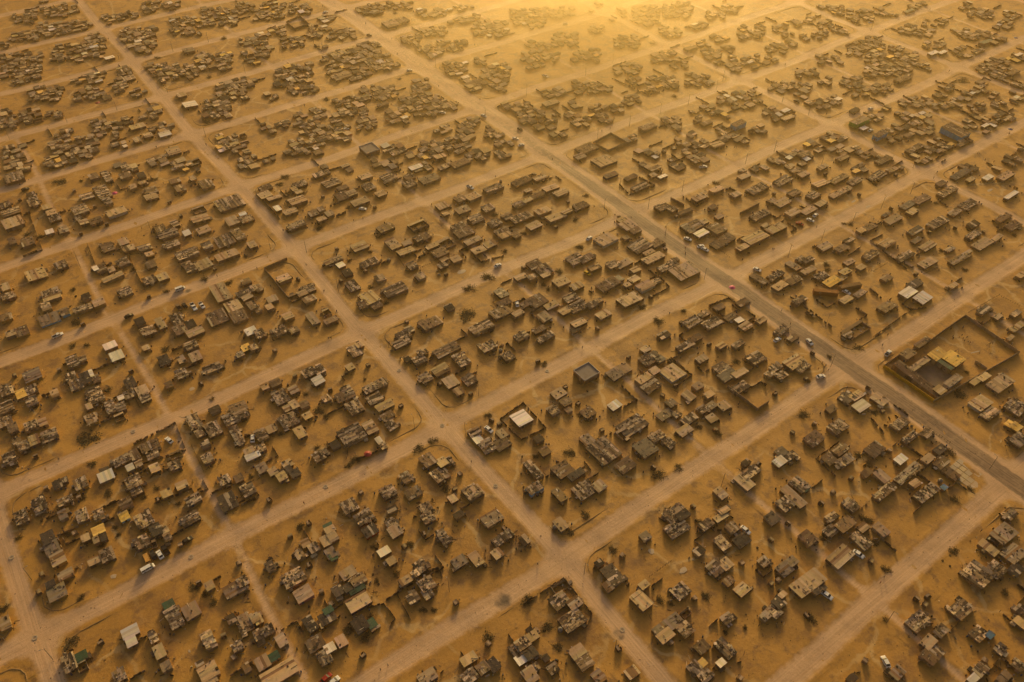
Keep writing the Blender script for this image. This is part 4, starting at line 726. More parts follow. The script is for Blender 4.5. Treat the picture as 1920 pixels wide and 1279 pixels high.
special(3, 2, "1125 278 55 410 k; 1290 362 55 70 t", 'classroom_block', 'long brown-roofed classroom row behind the yellow street wall', 'classroom block', 2.2)
special(3, 2, "1140 165 150 45 t", 'classroom_shed', 'narrow tan shed joining the classroom row to the ochre hall', 'shed', 2.8)
special(3, 2, "1050 90 80 70 k", 'store_shed', 'small brown-roofed store in the corner of the walled yard', 'shed', 2.8)
special(3, 2, "1160 5 110 40 k", 'wash_house', 'low brown wash house along the yard wall', 'shed', 2.5)
special(3, 2, "1390 290 120 55 g:w", 'yard_office', 'small grey-roofed white-walled office beside the gravel yard', 'office', 2.6)
special(3, 0, "1410 975 80 170 k:b", 'blue_hall', 'long brown-roofed hall with bright blue walls', 'hall', 3.4)
special(3, 0, "845 1000 80 45 k:b", 'blue_shop', 'squat shop with bright blue walls at the sandy crossing', 'shop', 3.2)
special(3, 0, "690 900 110 60 g:v", 'green_shop', 'grey-roofed shop with green walls at the sandy crossing', 'shop', 3.2)
special(2, 0, "1700 925 85 45 k:b", 'blue_house', 'lone small house with blue walls among tan shacks', 'house', 3.2)
for (x0, y0, x1, y1), c, lab in (((1527, 544, 1571, 548), (.34, .17, .06), 'rust-orange shipping container lying across the open yard'), ((1574, 538, 1616, 530), (.30, .20, .10), 'dull ochre shipping container behind the white car')):
    p, q = at(x0, y0, 2.6), at(x1, y1, 2.6); m = (p+q)/2; L = 12.2; an = math.atan2(q.y-p.y, q.x-p.x)
    root = empty('shipping_container', (m.x, m.y, float(hgt(m.x, m.y))), an)
    b = MB(); b.box(0, 0, .05, L, 2.44, 2.5, c); b.build('body', M['roof'], root)
    b = MB(); n = 40
    for i in range(n):
        for s_ in (-1, 1): b.box(-L/2+.2+(L-.4)*i/(n-1), s_*1.24, .2, .14, .05, 2.2, vary(c, .1))
        b.box(-L/2+.2+(L-.4)*i/(n-1), 0, 2.55, .14, 2.3, .035, vary(c, .1))
    b.build('corrugation', M['roof'], root)
    for s_ in (-1, 1):
        b = MB(); b.box(-L/2-.04, s_*.6, .15, .06, 1.12, 2.3, vary(c)); d = b.build('door', M['roof'], root)
        b = MB(); b.tube((-L/2-.11, s_*.3, .2), (-L/2-.11, s_*.3, 2.4), .03, .03, (.3, .3, .3)); b.build('lock_bar', M['plain'], d)
    tag(root, lab, 'container')

Q = [at(*q) for q in ((1700, 700), (1748, 742), (1795, 712), (1752, 672))]; q = MB(); n = 10
def bil(u, v):
    x, y = [(1-u)*(1-v)*Q[0][i] + u*(1-v)*Q[1][i] + u*v*Q[2][i] + (1-u)*v*Q[3][i] for i in (0, 1)]; return (x, y, float(hgt(x, y)) + .07)
for i in range(n):
    for j in range(n): q.quad(bil(i/n, j/n), bil((i+1)/n, j/n), bil((i+1)/n, (j+1)/n), bil(i/n, (j+1)/n), vary((.20, .16, .13), .1))
tag(q.build('gravel_yard', M['junk']), 'dark gravelled yard inside the school walls', 'yard', kind='structure')

# ------------------------------------------------------------------ fences and yard walls
def run(pts, kind, label, colour=None, hh=None):
    P = [at(*q) for q in pts]; P = [Vector((p.x, p.y, float(hgt(p.x, p.y)))) for p in P]
    root = empty({'w': 'yard_wall', 'p': 'stake_fence'}.get(kind, 'scrap_fence'), P[0]); pan, post = MB(), MB(); o = P[0]
    for a, b in zip(P, P[1:]):
        d = b-a; L = d.length; an = math.atan2(d.y, d.x); n = max(1, int(L/(2.4 if kind == 'w' else 1.15)))
        for i in range(n):
            t = (i+.5)/n; c = a + d*t - o; q = a + d*(i/n) - o
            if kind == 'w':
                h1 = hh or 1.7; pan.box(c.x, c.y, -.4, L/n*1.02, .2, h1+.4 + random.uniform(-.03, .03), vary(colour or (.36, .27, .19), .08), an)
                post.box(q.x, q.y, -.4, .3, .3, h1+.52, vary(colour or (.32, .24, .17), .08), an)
            else:
                if kind == 'f' and random.random() < .9: pan.box(c.x, c.y, -.2, L/n*random.uniform(.75, 1.1), random.uniform(.05, .12), random.uniform(.8, 1.75), vary(random.choice(WALLP + DARKS), .25), an + random.uniform(-.12, .12), ay=random.uniform(-.2, .2))
                post.box(q.x, q.y, -.3, .1, .1, random.uniform(1.2, 1.9), vary((.13, .10, .07), .3), random.uniform(0, 1))
        if kind == 'p': pan.box((a-o+d/2).x, (a-o+d/2).y, .95, L, .03, .03, (.12, .1, .09), an); pan.box((a-o+d/2).x, (a-o+d/2).y, .5, L, .03, .03, (.12, .1, .09), an)
    tag(pan.build({'w': 'wall_face', 'p': 'wire'}.get(kind, 'panelling'), M['wall'], root), kind='stuff'); tag(post.build('post_row', M['wall'], root), kind='stuff')
    c = sum((p for p in P), Vector())/len(P)
    return root, c
for e in re.split('[;\n]', FENCES):
    t = e.split(); c, r = int(t[0]), int(t[1]); v = list(map(float, t[3:])); pts = [tile(c, r, v[i], v[i+1]) for i in range(0, len(v), 2)]
    root, cc = run(pts, t[2], '')
    label_later(root, {'w': 'low block wall round a yard', 'p': 'thin stake and wire fence'}.get(t[2], 'ragged fence of scrap sheets and poles'), cc, {'w': 'wall'}.get(t[2], 'fence'), 'yard fences')
# ragged plot fences beside a good part of the shacks
rr = random.Random(99)
def mid_road(x, y): return min(abs(y-a) for a in A_ROADS) < 7 or min(abs(x-b) - (3 if b == MAIN else 0) for b in B_ROADS) < 6.5
for R in solo:
    if rr.random() > .30: continue
    sx, sy = rr.choice((-1, 1)), rr.choice((-1, 1)); x0, y0 = R['x'] + sx*(R['wx']/2+.6), R['y'] + sy*(R['wy']/2+.4); dx, dy = sx*rr.uniform(3, 8), sy*rr.uniform(3, 8)
    P = [(x0, y0), (x0+dx, y0), (x0+dx, y0+dy)][:rr.choice((2, 3, 3))]
    if any(mid_road(*q) for q in P): continue
    root, cc = run([proj((q[0], q[1], 0)) for q in P], 'f', ''); label_later(root, 'short scrap plot fence' if root.name.startswith('scrap') else 'short stake and wire plot fence', cc, 'fence', 'yard fences')
SC = [(1656, 689), (1750, 754), (1909, 664), (1808, 595)]
root, _ = run([SC[0], SC[1]], 'w', '', (.66, .42, .03), 1.7); tag(root, 'mustard-yellow street wall in front of the classroom row', 'wall')
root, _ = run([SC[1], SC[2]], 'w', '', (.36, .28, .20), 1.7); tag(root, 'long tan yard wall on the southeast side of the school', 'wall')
root, _ = run([SC[2], SC[3]], 'w', '', (.40, .31, .23), 1.8); tag(root, 'patched yard wall at the back of the school, sunlight in its colour', 'wall')  # sunlight put in as a lighter wall colour
root, _ = run([SC[3], (1765, 625), (1725, 655), (1690, 665), SC[0]], 'w', '', (.28, .21, .15), 1.7); tag(root, 'yard wall of the school along the dirt street, shade in its colour', 'wall')  # shade put in as a darker wall colour
root, _ = run([(1828, 680), (1849, 694)], 'w', '', (.40, .31, .23), 1.6); tag(root, 'short stub wall dividing the school yard', 'wall')

# ------------------------------------------------------------------ small things: build one of each kind, copy it with its parts
def copy_tree(o, parent=None):
    c = o.copy(); col.objects.link(c); c.parent = parent
    for ch in kids[o]: copy_tree(ch, c)
    return c
kids = {}
def family(o):
    kids[o] = [c for c in bpy.data.objects if c.parent == o]
    for c in kids[o]: family(c)
def make_latrine(v):
    root = empty('pit_latrine', (0, 0, -50)); w_, d_, h_ = ((1.7, 1.6, 1.5), (1.5, 1.8, 1.45), (1.8, 1.6, 1.55))[v]; c = [(.20, .15, .11), (.28, .22, .16), (.12, .10, .085)][v]
    q = MB()
    for (cx, cy, sx, sy) in ((-w_/2, 0, .06, d_), (w_/2, 0, .06, d_), (0, d_/2, w_+.06, .06)):
        m = 3
        for i in range(m):
            if sx < sy: q.box(cx, cy - d_/2 + d_*(i+.5)/m, -.3, sx, d_/m*1.01, h_+.3+random.uniform(-.15, .1), vary(c, .25))
            else: q.box(cx - w_/2 + w_*(i+.5)/m, cy, -.3, w_/m*1.01, sy, h_+.3+random.uniform(-.15, .1), vary(c, .25))
    q.build('wall', M['wall'], root)
    q = MB(); q.box(-w_*.12, -d_/2, 0, w_*.55, .06, h_-.1, vary(c, .3), .25 if v else -.3); q.build('door', M['wall'], root)
    q = MB(); q.box(0, d_*.22, h_-.05, w_+.15, d_*.5, .05, vary((.38, .3, .21), .2), ax=.05)
    if v != 2: q.box(0, -d_*.2, h_-.02, w_+.1, d_*.3, .05, vary((.2, .15, .1), .2), ax=.05)
    q.build('roof', M['roof'], root); return root
def make_bush(v):
    rr = random.Random(40+v); root = empty('thorn_bush', (0, 0, -50)); st, lf = MB(), MB()
    for i in range(11):
        t = rr.uniform(0, 6.28); L = rr.uniform(.45, .95); p = (math.cos(t)*L*.8, math.sin(t)*L*.8, L*rr.uniform(.35, .9))
        mid = (p[0]*.45, p[1]*.45, p[2]*.62); st.tube((0, 0, -.1), mid, .035, .025, (.10, .08, .06), 4, cap=False); st.tube(mid, p, .025, .008, (.10, .08, .06), 4, cap=False)
        for j in range(40):
            a = rr.uniform(.25, 1.08); e = .3
            x, y, z = p[0]*a + rr.gauss(0, e*.6), p[1]*a + rr.gauss(0, e*.6), max(.02, p[2]*a + rr.gauss(0, e*.35)); s_ = rr.uniform(.035, .11)
            u = Vector((rr.gauss(0, 1), rr.gauss(0, 1), rr.gauss(0, .6))).normalized()*s_; w_ = u.cross(Vector((rr.gauss(0, 1), rr.gauss(0, 1), rr.gauss(0, 1)))).normalized()*s_*.7; P = Vector((x, y, z)); k = rr.uniform(.5, 1.5)
            lf.quad(tuple(P-u), tuple(P+w_), tuple(P+u), tuple(P-w_), (.085*k, .072*k, .038*k))
    lf.build('crown', M['bush'], root); st.build('stem', M['bush'], root); return root
def make_pole():
    root = empty('lamp_pole', (0, 0, -50)); q = MB(); q.tube((0, 0, -.5), (0, 0, 8.2), .11, .07, (.17, .14, .11), 6); q.build('mast', M['plain'], root)
    q = MB(); q.tube((0, 0, 8.0), (-1.0, 0, 8.5), .045, .04, (.2, .18, .15), 5); a = q.build('arm', M['plain'], root)
    q = MB(); q.box(-1.25, 0, 8.42, .6, .22, .13, (.35, .33, .3)); q.build('lamp_head', M['plain'], a); return root
def make_manhole():
    root = empty('manhole', (0, 0, -50)); q = MB(); q.ring(0, 0, -.1, .95, .52, .26, (.46, .37, .28), 16); q.build('collar', M['plain'], root)
    q = MB(); q.tube((0, 0, -.1), (0, 0, .10), .52, .52, (.30, .23, .17), 14); q.build('cover', M['plain'], root); return root
def make_tyre():
    q = MB(); q.ring(0, 0, 0, .42, .22, .22, (.03, .028, .027), 12); return q.build('old_tyre', M['junk'], loc=(0, 0, -50))
def make_sunshade(c):
    root = empty('sunshade', (0, 0, -50)); q = MB(); n = 8
    for i in range(n):
        t, u = 2*math.pi*i/n, 2*math.pi*(i+1)/n
        q.tri((1.7*math.cos(t), 1.7*math.sin(t), 2.15), (1.7*math.cos(u), 1.7*math.sin(u), 2.15), (0, 0, 2.75), vary(c, .12))
    q.build('canopy', M['plain'], root); q = MB(); q.tube((0, 0, -.2), (0, 0, 2.7), .03, .03, (.2, .2, .2), 6); q.build('pole', M['plain'], root); return root
def make_tank():
    root = empty('water_tank', (0, 0, -50)); q = MB(); q.tube((0, 0, -.2), (0, 0, 1.6), .85, .85, (.20, .18, .16), 16); q.tube((0, 0, 1.6), (0, 0, 1.9), .85, .3, (.22, .2, .18), 16); q.build('body', M['plain'], root)
    q = MB()
    for z in (.3, .7, 1.1): q.ring(0, 0, z, .9, .84, .1, (.17, .155, .14), 16)
    q.build('hoop', M['plain'], root); q = MB(); q.tube((0, 0, 1.88), (0, 0, 1.98), .28, .28, (.05, .05, .05), 10); q.build('lid', M['plain'], root); return root
# people: one continuous skinned body per pose
def make_person(pose):
    k = 1 if pose else 0; J = {'pel': (0, 0, .95), 'ch': (.02, 0, 1.3), 'nk': (.02, 0, 1.48), 'hd': (.04, 0, 1.66),
      'ls': (.02, .19, 1.42), 'le': (.02-.1*k, .25, 1.15), 'lh': (.06+.08*k, .26, .90), 'rs': (.02, -.19, 1.42), 're': (.02+.1*k, -.25, 1.15), 'rh': (.08+.14*k, -.26, .92),
      'lk': (.12*k+.02, .10, .5), 'la': (.22*k-.02, .10, .06), 'lf': (.22*k+.14, .10, .03), 'rk': (-.02*k+.02, -.10, .5), 'ra': (-.28*k-.02, -.10, .07+.04*k), 'rf': (-.16*k+.12, -.10, .03)}
    Rr = dict(pel=.15, ch=.16, nk=.06, hd=.11, ls=.07, le=.05, lh=.045, rs=.07, re=.05, rh=.045, lk=.075, la=.05, lf=.045, rk=.075, ra=.05, rf=.045)
    E = [('pel', 'ch'), ('ch', 'nk'), ('nk', 'hd'), ('ch', 'ls'), ('ls', 'le'), ('le', 'lh'), ('ch', 'rs'), ('rs', 're'), ('re', 'rh'), ('pel', 'lk'), ('lk', 'la'), ('la', 'lf'), ('pel', 'rk'), ('rk', 'ra'), ('ra', 'rf')]
    ks = list(J); me = bpy.data.meshes.new('person'); me.from_pydata([J[q] for q in ks], [(ks.index(a), ks.index(b)) for a, b in E], [])
    o = bpy.data.objects.new('person', me); col.objects.link(o); md = o.modifiers.new('skin', 'SKIN')
    for i, q in enumerate(ks): me.skin_vertices[0].data[i].radius = (Rr[q], Rr[q]); me.skin_vertices[0].data[i].use_root = (q == 'pel')
    sb = o.modifiers.new('sub', 'SUBSURF'); sb.levels = 1; sb.render_levels = 1
    dg = bpy.context.evaluated_depsgraph_get(); ev = o.evaluated_get(dg); nm = bpy.data.meshes.new_from_object(ev); bpy.data.objects.remove(o)
    out = []
    for shirt, trs in (((.05, .05, .07), (.04, .04, .05)), ((.35, .32, .28), (.06, .06, .09)), ((.25, .05, .04), (.05, .05, .05)), ((.08, .11, .2), (.12, .09, .07))):
        m2 = nm.copy(); m2.name = 'person'; m2.materials.clear(); m2.materials.append(M['plain']); m2.polygons.foreach_set('material_index', np.zeros(len(m2.polygons), dtype=np.int32))
        at_ = m2.color_attributes.new('Col', 'FLOAT_COLOR', 'CORNER'); cols = []
        for p in m2.polygons:
            z = p.center.z; c = (.018, .014, .012) if z > 1.70 else (.11, .065, .045) if z > 1.5 or (abs(p.center.y) > .2 and z < 1.05 and z > .8) else shirt if z > .98 else trs if z > .1 else (.03, .03, .03)
            cols += [(*c, 1)]*p.loop_total
        at_.data.foreach_set('color', np.array(cols, dtype=np.float32).ravel()); out.append(m2)
    return out
protos = {'L': [make_latrine(v) for v in range(3)], 'B': [make_bush(v) for v in range(4)], 'K': [make_pole()], 'M': [make_manhole()], 'T': [make_tyre()], 'R': [make_tank()],
          'U': {'r': make_sunshade((.34, .03, .045)), 'p': make_sunshade((.55, .05, .25)), 'b': make_sunshade((.06, .09, .28))}}
for v in protos.values():
    for o in (v.values() if isinstance(v, dict) else v): family(o)
used = set()
def take(p):
    if p in used: return copy_tree(p)
    used.add(p); return p
people = [make_person(0), make_person(1)]
SHIRT = ['black', 'pale', 'dark red', 'blue']
slab_i = 0
for (c, r), txt in SPOTS.items():
    for e in txt.split(';'):
        t = e.split(); k = t[0]; x, y = tile(c, r, float(t[1]), float(t[2])); zc = {'L': 1.2, 'K': 0, 'B': .5}.get(k, 0.0)
        p = at(x, y, zc); z = float(hgt(p.x, p.y)); onroad = .05
        if k == 'L':
            v = random.randrange(3); o = take(protos['L'][v]); o.location = (p.x, p.y, z); o.rotation_euler = (0, 0, math.radians(random.choice((0, 90, -90, 180)) + random.uniform(-12, 12)))
            label_later(o, ['brown plank pit latrine with half roof', 'tan plank pit latrine hut', 'dark scrap pit latrine hut'][v], p, 'latrine', 'pit latrines in the yards')
        elif k == 'B':
            v = random.randrange(4); o = take(protos['B'][v]); o.location = (p.x, p.y, z); R_ = float(t[3])*1.45; o.rotation_euler = (0, 0, random.uniform(0, 6.28)); o.scale = (R_, R_*random.uniform(.75, 1), min(R_, 1.0)*random.uniform(.8, 1.1))
            label_later(o, ('sprawling low' if R_ >= 4.3 else 'small' if R_ < 2.3 else 'dark') + ' thorn bush', p, 'bush', 'thorn bushes on the sand')
        elif k == 'P':
            w_ = random.random() < .5; i = random.randrange(4); o = link('person', people[w_][i], None, (p.x, p.y, z + onroad), random.uniform(0, 6.28))
            label_later(o, f"person in {SHIRT[i]} top {'walking' if w_ else 'standing'}", p, 'person', 'people out in the streets')
        elif k == 'K':
            o = take(protos['K'][0]); o.location = (p.x, p.y, z); o.rotation_euler = (0, 0, random.choice((0, math.pi/2, math.pi, -math.pi/2))); label_later(o, 'thin lamp pole', p, 'lamp pole', 'lamp poles along the streets')
        elif k == 'M':
            o = take(protos['M'][0]); o.location = (p.x, p.y, z + .05); label_later(o, 'round pale concrete manhole collar in the road', p, 'manhole', 'manholes in the dirt streets')
        elif k == 'T':
            o = take(protos['T'][0]); o.location = (p.x, p.y, z); label_later(o, 'old black tyre lying on the sand', p, 'tyre', 'old tyres')
        elif k == 'R':
            o = take(protos['R'][0]); o.location = (p.x, p.y, z); label_later(o, 'round grey water tank', p, 'water tank', 'water tanks')
        elif k == 'U':
            o = take(protos['U'][t[3]]); o.location = (p.x, p.y, z); label_later(o, {'r': 'red', 'p': 'magenta', 'b': 'dark blue'}[t[3]] + ' sunshade on a pole', p, 'sunshade', 'sunshades')
        elif k == 'Y':
            mx, my = pxm(p); q = MB(); wx, wy = float(t[3])/4/mx, float(t[4])/4/my; n = 10
            pts = [(math.cos(6.283*i/n)*wx*.5*random.uniform(.75, 1.1), math.sin(6.283*i/n)*wy*.5*random.uniform(.75, 1.1)) for i in range(n)]
            for (a, b), (a2, b2) in zip(pts, pts[1:]+pts[:1]): q.tri((0, 0, .10), (a, b, .07), (a2, b2, .07), (.50, .40, .30)); q.quad((a, b, .07), (a, b, -.2), (a2, b2, -.2), (a2, b2, .07), (.42, .33, .24))
            o = q.build('spoil_patch', M['plain'], loc=(p.x, p.y, z)); label_later(o, 'pale flattened patch of cement spoil', p, 'patch', 'cement spoil patches')
# paved slab by the bend, laid of separate slabs
pc = at(1812, 890); root = empty('slab_yard', (pc.x, pc.y, float(hgt(pc.x, pc.y)))); tag(root, 'pale cracked concrete slab yard beside the asphalt road', 'slab')
for i in range(4):
    for j in range(5):
        if (i, j) in ((0, 4), (3, 0)): continue
        q = MB(); q.box(0, 0, -.2, 2.6*random.uniform(.9, 1.0), 2.5*random.uniform(.9, 1.0), .32 + random.uniform(-.03, .05), vary((.52, .43, .33), .12), random.uniform(-.05, .05), ax=random.uniform(-.015, .015)); q.build('slab', M['plain'], root, ((i-1.5)*2.7, (j-2)*2.6, 0))
# play frames in the school yard
def frame(px, py, pts, name, lab):
    p = at(px, py); root = empty(name, (p.x, p.y, float(hgt(p.x, p.y)))); 
    for a, b in pts: q = MB(); q.tube(a, b, .06, .06, (.16, .12, .09), 5); q.build('bar', M['plain'], root)
    return tag(root, lab, 'play frame')
sw = [((-1.5, -.8, 0), (-1.5, 0, 2.2)), ((-1.5, .8, 0), (-1.5, 0, 2.2)), ((1.5, -.8, 0), (1.5, 0, 2.2)), ((1.5, .8, 0), (1.5, 0, 2.2)), ((-1.5, 0, 2.2), (1.5, 0, 2.2)), ((-.5, 0, 2.2), (-.5, 0, .6)), ((.5, 0, 2.2), (.5, 0, .6))]
frame(1791, 661, sw, 'swing_frame', 'swing frame right beside the ochre-roofed hall'); frame(1855, 648, sw, 'swing_frame', 'lone swing frame in the open school yard')
p = at(1830, 663); root = empty('slide', (p.x, p.y, float(hgt(p.x, p.y))), -.7); q = MB(); q.hexa([(-2.4, -.3, .1), (1, -.3, 1.7), (1, .3, 1.7), (-2.4, .3, .1), (-2.4, -.3, .2), (1, -.3, 1.8), (1, .3, 1.8), (-2.4, .3, .2)], (.5, .42, .33)); q.build('chute', M['plain'], root)
q = MB()
for s_ in (-.3, .3): q.tube((1.6, s_, 0), (1.0, s_, 1.9), .05, .05, (.2, .15, .1), 5)
q.build('ladder', M['plain'], root); tag(root, 'metal slide standing in the open school yard', 'slide')
for i, (px, py) in enumerate([(1805, 636), (1808, 640), (1812, 634), (1815, 642), (1798, 634), (1786, 632), (1818, 644), (1806, 614), (1783, 618), (1803, 630), (1860, 645)]):
    p = at(px, py); ii = random.randrange(4); o = link('person', people[i % 2][ii], None, (p.x, p.y, float(hgt(p.x, p.y))), random.uniform(0, 6)); o.scale = (.8, .8, .8)
    label_later(o, f"child in {SHIRT[ii]} top in the school yard", p, 'person', 'children in the school yard')

# ------------------------------------------------------------------ vehicles
def make_car(kind):
    root = empty({'sedan': 'car', 'truck': 'flatbed_truck'}.get(kind, kind), (0, 0, -50)); P = MB(); G = MB(); Rf = MB(); c = (1, 1, 1); bed = None
    if kind == 'sedan':
        L, wd, wb = 4.4, .86, 1.3; P.prism([(-2.2, .32), (-2.2, .78), (-2.08, .93), (-1.35, .97), (.95, .93), (1.9, .80), (2.15, .66), (2.2, .32)], -wd, wd, c)
        g = [(-1.75, .93), (1.15, .90), (.45, 1.38), (-1.15, 1.40)]; top = (-1.12, .42, 1.40)
    elif kind in ('minibus', 'van'):
        L, wd, wb = 4.9, .90, 1.45; P.prism([(-2.45, .35), (-2.45, 1.15), (1.55, 1.15), (2.3, .95), (2.45, .7), (2.45, .35)], -wd, wd, c)
        g = [(-2.42, 1.13), (1.9, 1.05), (1.2, 1.80), (-2.36, 1.82)]; top = (-2.36, 1.18, 1.82)
    else:
        L, wd, wb = (5.2, .90, 1.55) if kind == 'pickup' else (6.4, 1.0, 2.0); h2 = L/2
        P.prism([(-h2, .42), (-h2, .62), (-.3, .66), (-.3, .98), (1.1, .98), (h2-.15, .90), (h2, .72), (h2, .42)], -wd, wd, c)
        g = [(-.32, .96), (1.35, .95), (.85, 1.55), (-.25, 1.57)]; top = (-.28, .83, 1.57)
        bed = MB(); bl = h2 - .35
        for (cx, cy, sx, sy) in ((-h2/2-.17, -wd+.04, bl, .07), (-h2/2-.17, wd-.04, bl, .07), (-h2+.04, 0, .07, 2*wd-.16)): bed.box(cx, cy, .6, sx, sy, .42, c)
    # glazed cabin tapering inwards
    n = len(G.v); tb = .82
    G.v += [(x, -wd*.93 if z < 1.2 else -wd*tb, z) for x, z in g] + [(x, wd*.93 if z < 1.2 else wd*tb, z) for x, z in g]
    for q in ((0, 1, 2, 3), (7, 6, 5, 4), (0, 4, 5, 1), (1, 5, 6, 2), (2, 6, 7, 3), (3, 7, 4, 0)): G.f.append(tuple(n+i for i in q)[::-1]); G.c.append(c); G.m.append(0)
    x0, x1, z = top; Rf.box((x0+x1)/2, 0, z-.02, x1-x0+.06, 2*wd*tb+.05, .07, c)
    if kind in ('minibus', 'van'):
        for s_ in (-1, 1):
            for xx in (-2.3, -.9, .55): Rf.box(xx, s_*wd*.895, 1.12, .13, .04, .72, c, jit=0)
    for xx in (g[2][0], ): 
        for s_ in (-1, 1): Rf.tube((g[1][0], s_*wd*.93, g[1][1]), (g[2][0], s_*wd*tb, g[2][1]), .05, .05, c, 4); Rf.tube((g[0][0], s_*wd*.93, g[0][1]), (g[3][0], s_*wd*tb, g[3][1]), .06, .06, c, 4)
    body = P.build('body', M['paint']['white'], root); G.build('cabin_glass', M['glass'], root); Rf.build('cabin_roof', M['paint']['white'], root)
    if bed: bed.build('load_bed', M['paint']['white'] if kind == 'pickup' else M['junk'], root); q = MB(); q.box(-L/4-.17, 0, .64, L/2-.5, 2*wd-.2, .04, (.035, .03, .03)); q.build('bed_floor', M['junk'], root)
    for sx in (-1, 1):
        for sy in (-1, 1):
            q = MB(); q.tube((0, -.1, 0), (0, .1, 0), .33, .33, c, 14); wh = q.build('wheel', M['rubber'], root, (sx*wb, sy*(wd-.08), .33))
            q = MB(); q.tube((0, -.11, 0), (0, .11, 0), .19, .19, c, 10); q.build('rim', M['rim'], wh)
        q = MB(); q.box(0, 0, 0, .06, .32, .14, c); q.build('headlight', M['lamp'], root, (L/2-.02, sx*(wd-.25), .58))
        q = MB(); q.box(0, 0, 0, .06, .26, .16, c); q.build('taillight', M['taillamp'], root, (-L/2+.01, sx*(wd-.2), .6))
        q = MB(); q.box(0, 0, 0, .12, .16, .12, c); q.build('wing_mirror', M['rubber'], root, (g[1][0]-.35, sx*(wd+.06), .98))
    return root
cars = {}
for e in re.split('[;\n]', CARS):
    t = e.split(); x, y = float(t[0]), float(t[1]); kind, paint, hd = t[2], t[3], float(t[4])
    if kind not in cars: cars[kind] = make_car(kind); family(cars[kind])
    o = take(cars[kind]) if kind in used or cars[kind] in used else take(cars[kind])
    p = at(x, y, .7); o.location = (p.x, p.y, float(hgt(p.x, p.y)) + .05); o.rotation_euler = (0, 0, math.radians(hd))
    o['_paint'] = paint
    label_later(o, f"{paint} {'car' if kind == 'sedan' else 'flatbed truck' if kind == 'truck' else kind}", p, {'sedan': 'car', 'truck': 'truck'}.get(kind, kind), 'vehicles in the streets')
for o in list(col.objects):
    if '_paint' in o.keys():
        for ch in [c for c in col.objects if c.parent == o and c.name.split('.')[0] in ('body', 'cabin_roof', 'load_bed')]:
            if ch.material_slots and ch.material_slots[0].material.name.startswith('car_paint'):
                ch.material_slots[0].link = 'OBJECT'; ch.material_slots[0].material = M['paint'][o['_paint']]
        del o['_paint']
for v in protos.values():
    for o in (v.values() if isinstance(v, dict) else v):
        if o not in used:
            for ch in kids[o]: bpy.data.objects.remove(ch)
            bpy.data.objects.remove(o)

# ------------------------------------------------------------------ loose litter and firewood round the yards
lit = MB()
for R in houses:
    for _ in range(random.randrange(5, 15)):
        t = random.uniform(0, 6.28); d = random.gauss(0, 1.6); x = R['x'] + math.cos(t)*(R['wx']*.55 + .5 + abs(d)); y = R['y'] + math.sin(t)*(R['wy']*.55 + .5 + abs(d))
        z = float(hgt(x, y)); c = vary(random.choice(JUNK), .3); q = random.random()
        if q < .5: s_ = random.uniform(.15, .55); lit.box(x, y, z-.03, s_, s_*random.uniform(.4, 1), s_*random.uniform(.4, .9), c, random.uniform(0, 3), jit=.15)
        elif q < .75: lit.box(x, y, z, random.uniform(.8, 2.2), .14, .1, c, random.uniform(0, 3))
        elif q < .9: lit.tube((x, y, z-.05), (x, y, z+.85), .29, .29, vary(random.choice([(.15, .11, .08), (.05, .08, .16), (.06, .055, .05), (.25, .22, .18)]), .2), 8)
        else: lit.box(x, y, z-.1, random.uniform(.8, 1.6), .06, random.uniform(.6, 1.3), c, random.uniform(0, 3), ay=random.uniform(-.3, .3))
tag(lit.build('yard_litter', M['junk']), 'scattered litter, drums and firewood round the yards', 'litter', kind='stuff')
# stones and dung specks over the open sand
spk = MB()
for _ in range(5200):
    p = at(random.uniform(-60, 1980), random.uniform(420, 1330)); s_ = random.choice((.12, .16, .22, .3)); spk.box(p.x, p.y, float(hgt(p.x, p.y))-.02, s_, s_*.7, s_*.5, vary(random.choice([(.12, .09, .06), (.2, .15, .1), (.34, .26, .18), (.07, .055, .04)]), .3), random.uniform(0, 3), jit=.15, bottom=False)
tag(spk.build('pebbles', M['junk']), 'pebbles and droppings strewn over the sand', 'pebbles', kind='stuff')
finish_labels()

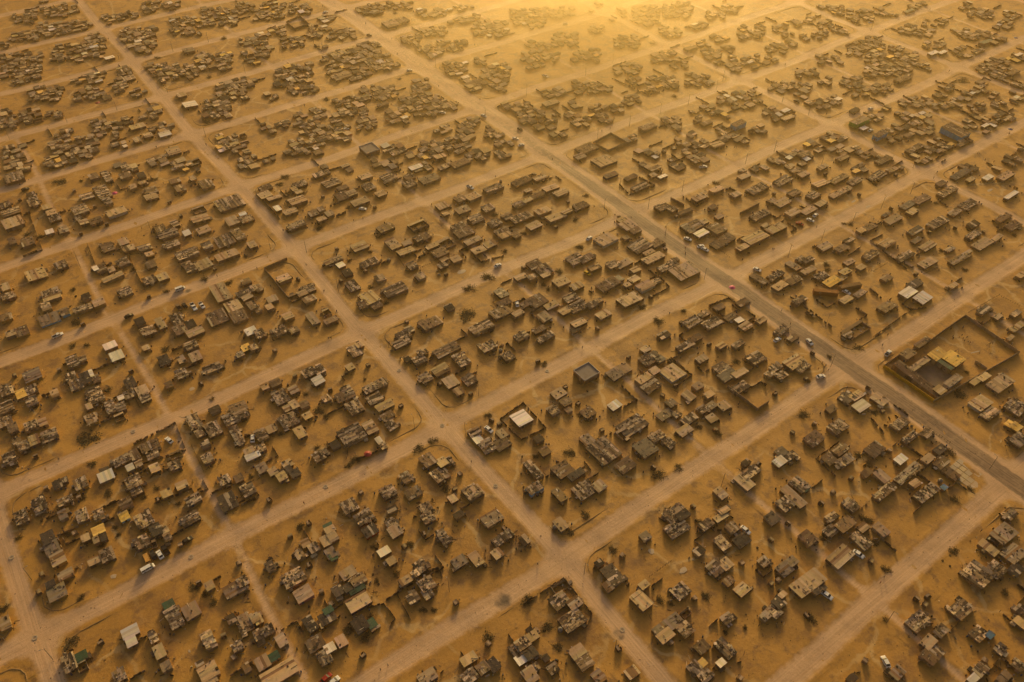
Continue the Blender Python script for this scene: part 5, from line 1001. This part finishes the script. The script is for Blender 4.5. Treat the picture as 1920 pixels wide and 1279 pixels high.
# ------------------------------------------------------------------ the dusty air
hz = MB(); hz.box(0, 0, -3.0, 12600, 12600, CAMH + 20, (1, 1, 1)); hm = bpy.data.materials.new('dust_haze'); hm.use_nodes = True; t = hm.node_tree; t.nodes.clear()
out = t.nodes.new('ShaderNodeOutputMaterial'); pv = t.nodes.new('ShaderNodeVolumePrincipled')
pv.inputs['Color'].default_value = (*HAZE_COLOR, 1); pv.inputs['Density'].default_value = HAZE_DENSITY; pv.inputs['Anisotropy'].default_value = HAZE_G
t.links.new(pv.outputs[0], out.inputs['Volume'])
tag(hz.build('haze', hm), 'golden dusty haze hanging over the settlement', 'haze', kind='stuff')

# a cloud of dust drifting over the far streets under the sun: soft because its lobes overlap
def lobe(px, py, rx, ry, rz, dens):
    c = at(px, py); bm = bmesh.new(); bmesh.ops.create_icosphere(bm, subdivisions=3, radius=1.0); rr = random.Random(int(px*7+rx))
    for v in bm.verts:
        k = 1 + .10*math.sin(3*v.co.x + px) + .08*math.sin(4*v.co.y + py); v.co = Vector((v.co.x*rx*k, v.co.y*ry*k, v.co.z*rz))
    me = bpy.data.meshes.new('dust_cloud'); bm.to_mesh(me); bm.free()
    for q in me.polygons: q.use_smooth = True
    mt = bpy.data.materials.new('dust_cloud_air'); mt.use_nodes = True; t = mt.node_tree; t.nodes.clear()
    out = t.nodes.new('ShaderNodeOutputMaterial'); pv = t.nodes.new('ShaderNodeVolumePrincipled'); pv.inputs['Color'].default_value = (1.0, .88, .58, 1); pv.inputs['Density'].default_value = dens; pv.inputs['Anisotropy'].default_value = .72
    t.links.new(pv.outputs[0], out.inputs['Volume']); me.materials.append(mt)
    o = link('dust_cloud', me, None, (c.x, c.y, rz*.35)); tag(o, 'glowing cloud of drifting dust over the far streets', 'dust', 'dust drifting over the far streets', 'stuff')
for a in ((1100, 35, 45, 45, 18, .0060), (1115, 60, 85, 80, 26, .0030), (1110, 70, 135, 120, 34, .0016), (1140, 90, 195, 165, 44, .0009), (1150, 110, 270, 225, 56, .0004)): lobe(*a)
